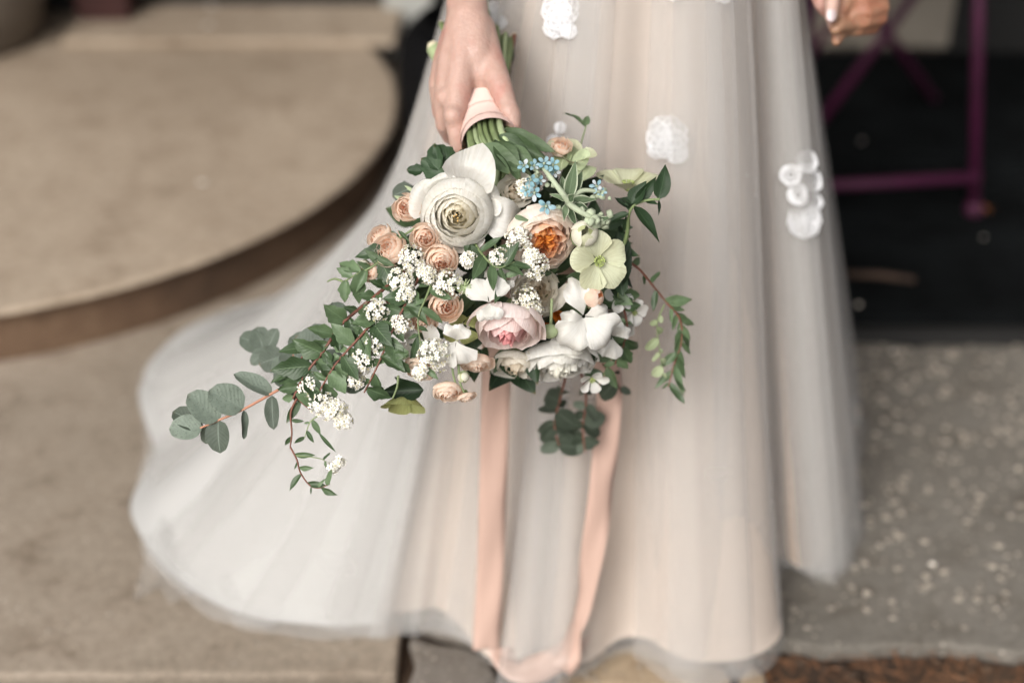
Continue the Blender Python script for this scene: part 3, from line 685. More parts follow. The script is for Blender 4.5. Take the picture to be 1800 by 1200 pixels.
# ------------------------------------------------------------------ the bouquet
BQ = W(857, 225, 1.505)
bouquet = thing('bridal_bouquet', 'trailing bridal bouquet of white and peach roses with eucalyptus and long ribbons', 'bouquet', BQ)
def frame(loc, axis, roll=0.0):
    z = axis.normalized(); x = UP.cross(z)
    if x.length < .05: x = RIGHT.copy()
    x.normalize(); y = z.cross(x)
    m = Matrix((x, y, z)).transposed().to_4x4(); m.translation = loc
    return m @ Matrix.Rotation(roll, 4, 'Z')
def bez(c, t):
    u = 1-t; return tuple(u**3*c[0][k]+3*u*u*t*c[1][k]+3*u*t*t*c[2][k]+t**3*c[3][k] for k in (0, 1))
def petal(ctrl, phi, w, tint, mat, scale, nu=8, nv=9, ruffle=0.0, rf=3.0, round_=.28, point=0.0, spiral=.05, base=.35, asym=0.0, notch=0, cupu=0.0, rollb=0.0):
    """one petal: a patch swept from the heart along a curve (rho, height), wrapped round the axis"""
    v = []; al = []; ac = []; ti = []; sd = random.uniform(0, 50)
    for j in range(nv+1):
        tv = j/nv
        for i in range(nu+1):
            u = 2*i/nu-1
            te = tv*(1-round_*abs(u)**2.6 + point*(1-abs(u))**2*.25 - notch*math.exp(-(u/.25)**2))
            rho, h = bez(ctrl, te)
            wid = w*(base+(1-base)*math.sin(min(1, tv*1.15)*math.pi/2)**.8)
            ang = phi+u*wid+asym*tv
            rf_ = ruffle*tv**2*(noise.noise(Vector((u*rf+sd, tv*1.6, sd)))*1.6)
            rho2 = rho*(1+spiral*u)+rf_*.9
            h2 = h+rf_*.6+ruffle*.35*tv**2*noise.noise(Vector((sd, u*rf*1.3, 9)))
            h2 += cupu*u*u*tv
            if tv > .7: h2 -= rollb*((te-.7)/.3)**2 if te > .7 else 0
            v.append((rho2*math.cos(ang)*scale, rho2*math.sin(ang)*scale, h2*scale)); al.append(tv); ac.append(u); ti.append(max(0, min(1, tint+(tv-.5)*.12)))
    k = nu+1
    f = [(j*k+i, j*k+i+1, (j+1)*k+i+1, (j+1)*k+i) for j in range(nv) for i in range(nu)]
    return mesh(v, f, mat, attrs={'along': al, 'across': ac, 'tint': ti})
def calyx(parent, Mw, scale, mat='stem'):
    q = MB(); q.lathe([(.0, -.42), (.13, -.40), (.2, -.28), (.24, -.1), (.34, .06), (.5, .16)], (0, 0, 0), 10)
    q.v = [(x*scale, y*scale, z*scale) for x, y, z in q.v]; put('calyx', q.mesh(M[mat]), parent, Mw)
def rose(name, px, py, rpx, d, axis, mat, n=26, opened=.3, ruffle=.03, roll=0, label=None, extra=None, cupin=.0, height=1.0, hi=7, style='open'):
    loc = W(px, py, d); sc = rpx*d/FPX; Mw = frame(loc, axis, roll)
    Mw = Mw @ Matrix.Translation((0, 0, -.55*sc*height))
    o = node(name, bouquet, Mw)
    if label: o['label'] = label
    for i in range(n):
        f = min(1, (i+.3)/(n-.7))
        if style == 'cup':
            g_ = min(1, f/.62)
            R = lerp(.07, .78, g_**.85) if f < .62 else lerp(.86, 1.0, (f-.62)/.38)
            H = (lerp(.86, .90, g_) if f < .62 else lerp(1.00, .90, (f-.62)/.38))*random.uniform(.97, 1.03)
            c = lerp(-.45, -.18, g_) if f < .62 else lerp(-.30, -.12, (f-.62)/.38)
            w = lerp(1.5, 1.0, g_) if f < .62 else 1.22
            rf_o = 1 if f < .62 else .9; R *= random.uniform(.97, 1.05)
        else:
            rf_o = 1
            R = lerp(.07, .98, f**.8)
            H = lerp(.88, .66, f)*height*random.uniform(.93, 1.07)
            c = lerp(-.55-cupin, opened, f**1.2)
            w = lerp(1.5, .82, f**.6)
        ctrl = [(R*.45, H*.12), (R*1.18+.03, H*.10), (R*1.12, H*.66), (R*(1+c)*random.uniform(.96, 1.04), H-max(0, c)*.22)]
        put('petal', petal(ctrl, i*2.39996+random.uniform(-.2, .2), w*random.uniform(.9, 1.08), f, M[mat], sc, ruffle=rf_o*ruffle*(.6+.8*(1-f)), nu=hi+1+(4 if w > 1.1 else 0), nv=hi, rollb=.05*f), o, Mw)
    if extra:
        for ex in extra: put('petal', petal(ex[0], ex[1], ex[2], 1.0, M[mat], sc, 14, 14, ruffle=ex[3], rf=1.6, round_=.36, point=ex[4], base=.6, cupu=ex[5], rollb=ex[6]), o, Mw)
    calyx(o, Mw, sc); return o

random.seed(31)
def ang_of(dx, dy): return math.atan2(dy, dx)
# the big white rose with flared guard petals
rose('white_rose', 805, 376, 60, 1.392, CV(-.04, -.30, 1), 'whiterose', 38, .10, .04, 0, 'large open white garden rose with flared outer petals', style='cup', hi=9,
     extra=[([(.3, .05), (1.2, .0), (1.15, .80), (1.90, .78)], 1.22, .62, .14, .45, .30, .34), ([(.3, .05), (1.0, -.05), (1.25, .45), (1.50, .30)], 2.72, .56, .08, .3, .12, .2),
            ([(.3, .05), (1.0, .0), (1.3, .55), (1.62, .28)], -.10, .52, .10, 1.0, .2, .2), ([(.3, .05), (1.0, .0), (1.15, .5), (1.32, .45)], .42, .5, .07, .2, .1, .1),
            ([(.3, .05), (1.0, .0), (1.1, .55), (1.30, .40)], 2.05, .55, .07, .1, .1, .1), ([(.3, .05), (1.0, 0), (1.15, .5), (1.14, .7)], -1.6, .8, .04, .0, .05, .05), ([(.3, .05), (1.0, 0), (1.15, .5), (1.16, .62)], -2.6, .7, .04, .0, .05, .05)])
st = MB()
Mr = frame(W(805, 376, 1.392), CV(-.02, -.16, 1))
random.seed(8)
for k in range(4):
    a = random.uniform(0, 6.28); r = random.uniform(.001, .003); p = Mr @ Vector((r*math.cos(a)-.001, r*math.sin(a)-.004, .006)); t = Mr @ Vector((r*1.5*math.cos(a)-.001, r*1.5*math.sin(a)-.004, .0165))
    st.tube([p, t], .0004, 4); st.ico(t, .0011, 1)
wr = [o for o in bouquet.children if o.name.startswith('white_rose')][0]
put('stamens', st.mesh(M['stamen']), wr)
random.seed(17)
for (x, y, r, d, ax, n) in ((714, 365, 26, 1.405, (-.25, .0, 1), 18), (747, 419, 26, 1.388, (-.05, -.25, 1), 20), (776, 459, 31, 1.39, (.05, -.35, 1), 20), (683, 438, 32, 1.398, (-.45, .25, .9), 20),
                            (783, 538, 31, 1.392, (.15, -.2, 1), 20), (742, 568, 27, 1.405, (-.1, -.75, .7), 14), (650, 478, 17, 1.402, (-.6, .1, .7), 9), (735, 652, 29, 1.40, (-.15, -.85, .55), 15),
                            (787, 692, 27, 1.40, (.1, -.8, .55), 16), (838, 642, 30, 1.415, (.05, -.9, .4), 16), (822, 700, 17, 1.405, (.3, -.9, .3), 8), (665, 412, 24, 1.42, (-.5, .5, .6), 12),
                            (985, 256, 22, 1.46, (.0, .6, .8), 12), (700, 540, 24, 1.41, (-.3, -.2, .9), 12)):
    rose('spray_rose', x, y, r, d, CV(*ax), 'peach', n+7, random.uniform(.0, .15), .10, random.uniform(0, 6), hi=7)
random.seed(23)
rose('garden_rose', 953, 418, 60, 1.412, CV(.30, -.48, .95), 'garden', 34, .02, .20, .5, 'blush garden rose with a ruffled orange heart', cupin=.05, style='cup')
rose('garden_rose', 965, 572, 34, 1.47, CV(.1, -.5, .8), 'orange', 16, .2, .15, 1.0, 'small deep orange rose tucked between white blooms')
rose('pink_rose', 893, 582, 62, 1.405, CV(-.12, -.88, .50), 'pink', 22, .16, .07, 2.2, 'blush pink rose facing downwards with a rose pink heart', height=1.15)
rose('cream_rose', 945, 512, 46, 1.437, CV(.1, -.1, 1), 'cream', 20, .2, .14, .3)
rose('white_peony', 985, 640, 66, 1.475, CV(.12, -.92, .38), 'white', 30, .22, .17, .9, 'loose ruffled white peony at the lower edge')
rose('white_peony', 1088, 566, 38, 1.50, CV(.6, -.2, .8), 'white', 16, .35, .16, .2)
rose('cream_rose', 905, 645, 40, 1.47, CV(-.1, -.8, .5), 'cream', 14, .3, .12, .2)
rose('cream_rose', 905, 335, 30, 1.42, CV(.2, .2, 1), 'cream', 14, .3, .12, 1.2)

def open_flower(name, px, py, rpx, d, axis, mat, n, w, cup, ruffle, roll=0, center=None, label=None, flat=.12, round_=.3, point=0.3, cupu=.12):
    loc = W(px, py, d); sc = rpx*d/FPX; Mw = frame(loc, axis, roll); o = node(name, bouquet, Mw)
    if label: o['label'] = label
    for i in range(n):
        lay = .05*(i % 2)
        ctrl = [(.04, lay*.3), (.35, flat+lay), (.75, flat+.02+lay+cup*.4), (1.0*random.uniform(.93, 1.06), cup+lay)]
        put('petal', petal(ctrl, i*2*math.pi/n+random.uniform(-.08, .08), w, .9, M[mat], sc, 9, 9, ruffle=ruffle, rf=1.8, round_=round_, point=point, spiral=.04, base=.5, cupu=cupu, rollb=.06), o, Mw)
    if center:
        q = MB(); q.ico((0, 0, .08*sc), .12*sc, 1)
        for k in range(16):
            a = k*2.4; q.tube([(0, 0, .05*sc), (math.cos(a)*.1*sc, math.sin(a)*.1*sc, .2*sc), (math.cos(a)*.17*sc, math.sin(a)*.17*sc, .27*sc)], .018*sc, 4)
            q.ico((math.cos(a)*.17*sc, math.sin(a)*.17*sc, .28*sc), .04*sc, 1)
        put('stamens', q.mesh(M[center]), o, Mw)
    return o
random.seed(41)
open_flower('hellebore', 1050, 458, 52, 1.418, CV(.25, -.15, 1), 'hellebore', 5, .74, .25, .06, .5, 'anther', 'open pale green hellebore')
open_flower('hellebore', 1103, 335, 56, 1.475, CV(.05, .85, .35), 'hellebore', 5, .74, .45, .08, .2, 'anther')
open_flower('hellebore', 1000, 285, 42, 1.47, CV(.2, .7, .5), 'hellebore', 4, .7, .6, .06, 1.2)
open_flower('hellebore', 712, 690, 40, 1.43, CV(-.05, -.9, .25), 'helleboredark', 5, .75, .75, .05, .3, None, 'dark green hellebore cup hanging below the peach roses')
open_flower('hellebore', 812, 570, 34, 1.43, CV(.2, -.5, .7), 'helleboredark', 4, .7, .35, .06, .6)
def waxy(px, py, rpx, d, axis):
    sc = rpx*d/FPX; Mw = frame(W(px, py, d), axis); o = node('white_blossom', bouquet, Mw); o['label'] = 'white blossom with broad waxy petals'
    for (a, w, L, c, up) in ((112, .52, 1.0, .55, .1), (-128, .80, .95, .30, .3), (-38, .85, 1.0, .35, .35), (178, .5, .6, .5, .2), (30, .5, .65, .6, .2), (-85, .55, .7, .1, -.1)):
        ctrl = [(.05, 0), (.35*L, .28+up*.3), (.85*L, .34+up*.5), (1.02*L, c*.2-.12+up*.3)]
        put('petal', petal(ctrl, math.radians(a), w, .9, M['white'], sc, 12, 12, .16, 2.2, .32, .35, .03, .55, cupu=-.02, rollb=.12), o, Mw)
waxy(1026, 556, 62, 1.425, CV(.12, -.12, 1))
open_flower('white_blossom', 1085, 520, 30, 1.47, CV(.5, .1, .8), 'white', 5, .6, .2, .1, .62, 'anther')
open_flower('white_blossom', 1112, 548, 26, 1.49, CV(.5, -.3, .8), 'white', 5, .6, .3, .1, .2, 'anther')
open_flower('white_blossom', 1040, 664, 26, 1.49, CV(.2, -.7, .7), 'white', 5, .55, .5, .1, .2, 'anther')
open_flower('white_blossom', 745, 600, 34, 1.415, CV(-.2, -.3, .9), 'white', 4, .7, .2, .1, .9)

def sweet_pea(px, py, rpx, d, axis, roll):
    loc = W(px, py, d); sc = rpx*d/FPX; Mw = frame(loc, axis, roll); o = node('sweet_pea', bouquet, Mw)
    std = [(.02, 0), (.35, .25), (.75, .12), (1.05, -.08)]
    put('petal', petal(std, math.pi/2+.55, .72, .9, M['white'], sc, 12, 10, .16, 2.4, .25), o, Mw)
    put('petal', petal(std, math.pi/2-.55, .72, .9, M['white'], sc, 12, 10, .16, 2.4, .25), o, Mw)
    for s in (-1, 1): put('wing_petal', petal([(.02, .05), (.3, .5), (.55, .62), (.72, .35)], -math.pi/2+s*.5, .6, .9, M['white'], sc, 8, 8, .1, 2, .3), o, Mw)
    put('keel_petal', petal([(.02, .05), (.2, .35), (.4, .5), (.5, .55)], -math.pi/2, .8, .5, M['white'], sc, 8, 8, .05, 2, .3), o, Mw)
    return o
sweet_pea(860, 532, 46, 1.382, CV(-.1, -.1, 1), .15); sweet_pea(802, 598, 46, 1.388, CV(.0, -.15, 1), 3.0); sweet_pea(882, 492, 34, 1.40, CV(.1, .2, 1), .2); sweet_pea(716, 600, 36, 1.42, CV(-.1, -.1, 1), 2.8)
sweet_pea(1075, 590, 40, 1.47, CV(.3, -.2, 1), 2.6)

def budf(name, px, py, rpx, d, axis, mat, n=7, label=None):
    loc = W(px, py, d); sc = rpx*d/FPX; Mw = frame(loc, axis, 0); o = node(name, bouquet, Mw)
    if label: o['label'] = label
    for i in range(n):
        f = i/(n-1); ctrl = [(.1, -.7), (1.1, -.55), (1.15*lerp(.85, 1, f), .5), (lerp(.12, .4, f), lerp(.95, .75, f))]
        put('petal', petal(ctrl, i*2.4, 1.05, f, M[mat], sc, 8, 9, .02, 2, .2), o, Mw)
    q = MB(); q.lathe([(.0, -.95), (.2, -.9), (.6, -.72), (.9, -.4)], (0, 0, 0), 10); q.v = [(a*sc, b_*sc, c_*sc) for a, b_, c_ in q.v]; put('calyx', q.mesh(M['stempale']), o, Mw)
budf('flower_bud', 1027, 412, 27, 1.405, CV(.1, .2, 1), 'bud', 7, 'round greenish white bud above the hellebore')
budf('flower_bud', 1042, 522, 22, 1.42, CV(.7, .25, .6), 'peach', 6); budf('flower_bud', 815, 662, 12, 1.40, CV(0, -.9, .3), 'bud', 5); budf('flower_bud', 640, 470, 15, 1.41, CV(-.6, -.3, .6), 'bud', 5)
# green seed pod hanging in front of the orange rose
q = MB(); q.tube([W(970, 525, 1.43), W(968, 572, 1.425)], .0016, 6); q.ico(W(967, 582, 1.423), .0085, 2, (1, 1, .9)); put('seed_pod', q.mesh(M['stempale']), bouquet)
# scabious bud
q = MB(); random.seed(2); c = W(815, 506, 1.392)
for k in range(60):
    dv = CV(random.gauss(0, .6)+.3, random.gauss(0, .6)+.2, 1); q.tube([c, c+dv*random.uniform(.009, .014)], [.0008, .0004], 4)
q.ico(c, .007, 1); put('scabious_bud', q.mesh(M['stempale']), bouquet)

# tweedia: small blue stars
def tweedia(px, py, rpx, d, axis, roll):
    loc = W(px, py, d); sc = rpx*d/FPX; Mw = frame(loc, axis, roll); b = MB(); ti = []
    o = node('blue_blossom', bouquet, Mw)
    for i in range(5):
        k_ = random.random(); ctrl = [(.05, -.3), (.2, .45), (lerp(.4, .55, k_), lerp(.8, .5, k_)), (lerp(.62, .95, k_), lerp(.95, .4, k_))]
        put('petal', petal(ctrl, i*1.2566, .5, random.choice((.2, .55, .9)), M['blue'], sc, 5, 6, .05, 2, .3, .6), o, Mw)
    q = MB(); q.lathe([(.03, -.9), (.16, -.5), (.2, 0), (.12, .5), (0, .62)], (0, 0, 0), 8); q.v = [(a*sc, b_*sc, c_*sc) for a, b_, c_ in q.v]; put('throat', q.mesh(M['fuzzy']), o, Mw)
random.seed(51)
for (x, y, r, d) in ((922, 291, 13, 1.40), (938, 292, 12, 1.402), (956, 288, 13, 1.398), (972, 291, 14, 1.402), (932, 314, 15, 1.395), (940, 338, 15, 1.392), (926, 334, 11, 1.395), (960, 362, 16, 1.388), (976, 303, 11, 1.41), (950, 318, 10, 1.41), (1050, 328, 14, 1.418), (1058, 340, 10, 1.42)):
    tweedia(x, y, r, d, CV(random.uniform(-.5, .3), random.uniform(-.6, .3), 1), random.uniform(0, 6))
def stemtube(name, pts, r, mat, n=6):
    P = spline([W(*p) for p in pts], 6); k = len(P)
    rr = [lerp(r, r*.6, i/(k-1)) for i in range(k)]
    q = MB(); q.tube(P, rr, n); return put(name, q.mesh(M[mat]), bouquet), P
for pts, r in (([(1000, 355, 1.40), (985, 335, 1.395), (968, 312, 1.397), (955, 295, 1.40)], .0034), ([(1000, 358, 1.40), (1020, 372, 1.395), (1045, 385, 1.40)], .0036), ([(1000, 350, 1.405), (1025, 335, 1.41), (1055, 338, 1.418)], .003), ([(985, 365, 1.40), (965, 370, 1.395), (955, 360, 1.39)], .0026), ([(1000, 355, 1.41), (990, 390, 1.43), (960, 400, 1.47)], .004)):
    stemtube('felted_stem', pts, r, 'fuzzy', 8)
q = MB(); random.seed(9)
for k in range(26): q.ico(W(1045+random.gauss(0, 11), 386+random.gauss(0, 9), 1.402+random.gauss(0, .006)), random.uniform(.003, .0062), 1, jit=.3)
for k in range(14): q.ico(W(948+random.gauss(0, 14), 312+random.gauss(0, 10), 1.408+random.gauss(0, .005)), random.uniform(.002, .004), 1, jit=.3)
for k in range(10): q.ico(W(1058+random.gauss(0, 8), 345+random.gauss(0, 6), 1.42), random.uniform(.002, .004), 1, jit=.3)
put('felted_buds', q.mesh(M['fuzzy']), bouquet, kind='stuff')

# spirea flower heads: domes of tiny five petalled florets
def floret(b, c, n, r):
    x = n.orthogonal().normalized(); x = (Matrix.Rotation(random.uniform(0, 6.28), 3, n) @ x); y = n.cross(x)
    for k in range(5):
        a = k*1.2566; e = x*math.cos(a)+y*math.sin(a); t = -x*math.sin(a)+y*math.cos(a)
        b.add([c+n*r*.05, c+e*r*.35-t*r*.3+n*r*.18, c+e*r*.95-t*r*.33+n*r*.34, c+e*r*1.05+n*r*.24, c+e*r*.95+t*r*.33+n*r*.34, c+e*r*.35+t*r*.3+n*r*.18], [(0, 1, 2, 3), (0, 3, 4, 5)], 0)
    b.ico(c+n*r*.16, r*.27, 1, mi=1)
def spirea(px, py, rpx, d, axis=(0, 0, 1), cnt=None, parent=None):
    c = W(px, py, d); sc = rpx*d/FPX; z = CV(*axis); x = z.orthogonal().normalized(); y = z.cross(x)
    b = MB(); n = cnt or max(12, int(rpx*1.9)); fr = .0032
    for k in range(n):
        f = (k+.5)/n; th = math.acos(1-f*1.05); a = k*2.4+random.uniform(-.3, .3)
        dv = (x*math.cos(a)+y*math.sin(a))*math.sin(th)+z*math.cos(th)
        p = c+dv*sc*random.uniform(.75, 1.08)*(1 if True else 1)-z*sc*.5; nn = (dv+Vector((random.gauss(0, .25), random.gauss(0, .25), random.gauss(0, .25)))).normalized()
        if random.random() < .78: floret(b, p, nn, fr*random.uniform(.85, 1.15))
        else: b.ico(p, fr*.55, 1)
        if k % 2 == 0: b.tube([c-z*sc*.9, p-nn*fr*.1], .0004, 3, 2, cap=False)
    return put('spirea_cluster', b.mesh([M['floret'], M['floretc'], M['stempale']]), bouquet)
random.seed(61)
for (x, y, r, d) in ((722, 452, 24, 1.385), (707, 492, 23, 1.383), (712, 515, 18, 1.381), (785, 500, 27, 1.382), (750, 480, 16, 1.383), (664, 548, 22, 1.383), (657, 602, 21, 1.383), (634, 632, 24, 1.385), (762, 620, 30, 1.378), (703, 568, 20, 1.384), (627, 667, 14, 1.385),
                     (543, 675, 18, 1.385), (566, 708, 22, 1.385), (588, 718, 22, 1.386), (602, 738, 17, 1.388), (875, 450, 16, 1.378), (823, 455, 14, 1.38), (940, 468, 24, 1.39), (913, 417, 24, 1.385), (935, 452, 16, 1.386), (928, 525, 26, 1.405), (935, 545, 18, 1.403), (585, 822, 9, 1.39), (597, 812, 8, 1.39), (923, 330, 18, 1.402), (625, 655, 16, 1.392), (737, 655, 13, 1.38)):
    spirea(x, y, r, d, (random.uniform(-.3, .3), random.uniform(-.3, .3), 1))

# leaves -----------------------------------------------------------
def leaf_shape(kind):
    """list of half widths along the length"""
    n = 10 if kind != 'lobed' else 14
    out = []
    for i in range(n+1):
        t = i/n
        if kind == 'lance': w = math.sin(math.pi*t**.85)**.9
        elif kind == 'round': w = math.sqrt(max(0, 1-(2*t-1)**2))**.85*(1+.08*math.sin(t*5))
        elif kind == 'ovate': w = math.sin(math.pi*t**.65)**.95
        elif kind == 'lobed': w = math.sin(math.pi*t**.8)**.85*(1+(.30*max(0, 1-abs(t-.48)/.16) + .16*max(0, 1-abs(t-.72)/.1) - .12*max(0, 1-abs(t-.62)/.06)))
        elif kind == 'holly': w = math.sin(math.pi*t**.7)**.7*(1+.1*math.sin(t*19))
        out.append((t, max(.012, w)))
    return out
def leaf_mesh(kind, ratio, mat, fold, curl, wave, seed):
    random.seed(seed); v = []; ac = []; al = []; s = leaf_shape(kind); us = (-1, -.5, 0, .5, 1)
    for (t, w) in s:
        for u in us:
            hw = w*ratio*.5
            z = fold*abs(u)*hw*1.2 - curl*t*t + wave*math.sin(t*9+seed+u*2)*abs(u)*.08
            v.append((u*hw+.07*math.sin(t*3+seed)*t*(wave+.2), t*1.0, z)); ac.append(abs(u)); al.append(t)
    k = 5; n = len(s)
    f = [(j*k+i, j*k+i+1, (j+1)*k+i+1, (j+1)*k+i) for j in range(n-1) for i in range(4)]
    return mesh(v, f, M[mat], attrs={'across': ac, 'along': al})
LIB = {}
def lib(key, kind, ratio, mat, n=6, curl=.15, fold=.35, wave=.4):
    LIB[key] = [leaf_mesh(kind, ratio*random.uniform(.88, 1.12), mat, fold*random.uniform(.3, 1.4), curl*random.uniform(-.6, 1.5), wave*random.uniform(.3, 1.3), 100+hash(key) % 7+i*13) for i in range(n)]
for i_, (key, a) in enumerate((('spirea', ('lobed', .47, 'lf_spirea', 9, .26, .5, .6)), ('lance', ('lance', .36, 'lf_spirea', 6, .25)), ('euc', ('round', .74, 'lf_euc', 6, .12, .2, .2)), ('eucd', ('round', .66, 'lf_euc_dark', 5, .15, .2, .2)),
                ('dark', ('ovate', .52, 'lf_dark', 5, .22)), ('mid', ('lance', .44, 'lf_mid', 6, .25)), ('fuzzy', ('ovate', .42, 'lf_fuzzy', 5, .25)), ('pale', ('round', .6, 'lf_pale', 4, .2)), ('holly', ('holly', .72, 'lf_dark', 3, .15)))):
    random.seed(200+i_); LIB[key] = [leaf_mesh(a[0], a[1]*random.uniform(.88, 1.12), a[2], (a[5] if len(a) > 5 else .35)*random.uniform(.3, 1.4), a[4]*random.uniform(-.6, 1.5), (a[6] if len(a) > 6 else .4)*random.uniform(.3, 1.3), 7+i_*31+i*13) for i in range(a[3])]
def leaf_at(key, base, tip, normal, wscale=1.0, parent=None, name='leaf'):
    y = tip-base; L = y.length; y /= L; x = y.cross(normal)
    if x.length < .05: x = y.orthogonal()
    x.normalize(); z = x.cross(y)
    m = Matrix((x*L*wscale, y*L, z*L)).transposed().to_4x4(); m.translation = base
    return put(name, random.choice(LIB[key]), parent or bouquet, m)
def rn(s=.5): return CV(random.uniform(-s, s), random.uniform(-s*.6, s*.9), 1)
def branch(name, pts, r, mat, key, n, lpx, spread=60, t0=0.0, ws=1.0, dj=.012, nspread=.6, label=None, pair=False, down=0):
    """a twig with leaves along it; sub-parts twig and leaf"""
    P = spline([W(*p) for p in pts], 8); k = len(P)
    Mw = Matrix.Translation(P[0]); o = node(name, bouquet, Mw)
    if label: o['label'] = label
    q = MB(); q.tube([p-P[0] for p in P], [lerp(r, r*.5, i/(k-1)) for i in range(k)], 6); put('twig', q.mesh(M[mat]), o, Mw)
    for i in range(n):
        t = t0+(1-t0)*(i+random.uniform(.2, .8))/n; idx = min(k-2, int(t*(k-1))); b = P[idx]; tg = (P[min(idx+2, k-1)]-P[max(0, idx-1)]).normalized()
        for side in ((-1, 1) if pair else (1 if i % 2 else -1,)):
            a = math.radians(random.uniform(spread*.55, spread*1.35))*side
            dv = Matrix.Rotation(a, 3, FWD) @ tg; dv = (dv+FWD*random.uniform(-.5, .4)+Vector((0, 0, -down))).normalized()
            L = lpx*1.4/FPX*random.choice((.5, .7, .85, 1.0, 1.1, 1.25))*random.uniform(.9, 1.1)
            leaf_at(key, b-dv*L*.04, b+dv*L, rn(nspread), ws*random.uniform(.85, 1.15), o)
    return o
random.seed(71)
# left trailing spirea branches
branch('spirea_branch', [(720, 470, 1.42), (660, 520, 1.40), (600, 570, 1.385), (570, 615, 1.385), (535, 660, 1.385), (515, 700, 1.387)], .0022, 'twig', 'spirea', 24, 52, 70, label='leafy spirea branch trailing down to the left')
branch('spirea_branch', [(700, 500, 1.41), (660, 560, 1.39), (625, 600, 1.38), (590, 640, 1.382), (560, 690, 1.385)], .0018, 'twig', 'spirea', 22, 50, 70)
branch('spirea_branch', [(740, 480, 1.40), (715, 530, 1.385), (690, 580, 1.382), (665, 640, 1.385), (640, 690, 1.39)], .0016, 'twig', 'spirea', 15, 46, 70)
branch('spirea_branch', [(700, 430, 1.41), (660, 465, 1.40), (630, 480, 1.40), (605, 495, 1.405)], .0016, 'stem', 'spirea', 9, 50, 60)
branch('spirea_branch', [(770, 470, 1.40), (750, 520, 1.385), (735, 560, 1.38), (740, 610, 1.38)], .0014, 'stem', 'lance', 9, 44, 65)
branch('spirea_branch', [(830, 420, 1.41), (850, 450, 1.385), (875, 470, 1.378), (905, 460, 1.378)], .0014, 'stem', 'lance', 10, 52, 70)
branch('spirea_branch', [(870, 430, 1.40), (880, 470, 1.385), (890, 495, 1.382)], .0014, 'stem', 'lance', 6, 48, 70)
branch('spirea_branch', [(690, 560, 1.39), (672, 600, 1.385), (700, 630, 1.38), (720, 625, 1.38)], .0012, 'stem', 'spirea', 7, 42, 70)
branch('spirea_branch', [(560, 600, 1.40), (530, 630, 1.395), (520, 690, 1.39), (545, 720, 1.39)], .0014, 'twig', 'lance', 9, 46, 70)
# thin hanging tendril at the lower left
branch('tendril', [(522, 700, 1.388), (511, 725, 1.39), (513, 760, 1.392), (510, 785, 1.393)], .0013, 'twig', 'lance', 2, 22, 60, .2)
branch('tendril', [(510, 785, 1.393), (522, 808, 1.393), (528, 830, 1.394), (545, 853, 1.394), (562, 857, 1.394), (580, 850, 1.394)], .0011, 'twig', 'lance', 9, 32, 60, .1, .8, label='thin red brown tendril with narrow leaves hanging lowest at the left')
branch('tendril', [(560, 730, 1.388), (545, 742, 1.389), (535, 770, 1.39)], .0008, 'stem', 'lance', 4, 26, 55, .3)
branch('tendril', [(520, 800, 1.393), (560, 805, 1.39), (575, 812, 1.39)], .0006, 'stem', 'lance', 2, 26, 55, .5)
# eucalyptus sprig pointing left, leaf by leaf
P = spline([W(540, 660, 1.40), W(495, 682, 1.395), W(430, 718, 1.392), W(385, 738, 1.39), W(352, 752, 1.39)], 8)
eu = node('eucalyptus_sprig', bouquet, Matrix.Translation(P[0])); eu['label'] = 'grey green eucalyptus sprig reaching out to the left on a pink stem'
q = MB(); q.tube([p-P[0] for p in P], [lerp(.0016, .0009, i/(len(P)-1)) for i in range(len(P))], 7); put('twig', q.mesh(M['eucstem']), eu, Matrix.Translation(P[0]))
for (bx, by, tx, ty, w, db, dt, nn) in ((356, 752, 296, 750, .95, 1.39, 1.386, (.0, .3, 1)), (356, 750, 303, 722, .8, 1.393, 1.40, (.1, .5, 1)), (386, 738, 330, 692, .92, 1.39, 1.384, (.15, .4, 1)), (428, 718, 368, 684, 1.15, 1.391, 1.383, (.1, .3, 1)),
                                    (384, 738, 382, 796, .95, 1.39, 1.386, (-.2, .1, 1)), (372, 744, 360, 782, .9, 1.395, 1.402, (.3, .2, 1)), (428, 720, 430, 772, .42, 1.392, 1.396, (.75, .1, .7)), (478, 694, 414, 652, .62, 1.395, 1.388, (.2, .6, .9)),
                                    (478, 695, 480, 755, .62, 1.395, 1.39, (-.1, .1, 1)), (500, 680, 490, 645, 1.0, 1.398, 1.402, (0, .2, 1)), (504, 680, 545, 702, .9, 1.398, 1.402, (.2, .3, 1)), (520, 680, 485, 650, .9, 1.40, 1.41, (0, .2, 1))):
    random.seed(int(bx+ty)); leaf_at('euc', W(bx, by, db), W(tx, ty, dt), CV(*nn), w, eu)
random.seed(81)
# softer eucalyptus behind it
eb = node('eucalyptus_sprig', bouquet, Matrix.Translation(W(600, 590, 1.45)))
for (bx, by, tx, ty, w, db, dt) in ((470, 610, 418, 590, .7, 1.50, 1.51), (462, 612, 452, 574, .9, 1.50, 1.505), (470, 612, 486, 578, .8, 1.50, 1.495), (470, 612, 440, 640, .7, 1.5, 1.5), (500, 625, 455, 640, 1.0, 1.49, 1.49), (500, 625, 490, 665, .95, 1.49, 1.49), (520, 618, 505, 655, 1.1, 1.48, 1.48), (545, 612, 510, 590, 1.0, 1.47, 1.48), (560, 620, 520, 590, 1.25, 1.45, 1.45), (575, 610, 540, 575, 1.1, 1.45, 1.46), (555, 640, 530, 670, 1.1, 1.46, 1.46), (600, 560, 585, 530, .9, 1.44, 1.45), (600, 620, 570, 650, 1.1, 1.44, 1.44), (610, 690, 625, 660, .9, 1.42, 1.42), (640, 660, 612, 690, .9, 1.41, 1.40)):
    leaf_at('euc', W(bx, by, db), W(tx, ty, dt), rn(.35), w*1.3, eb)
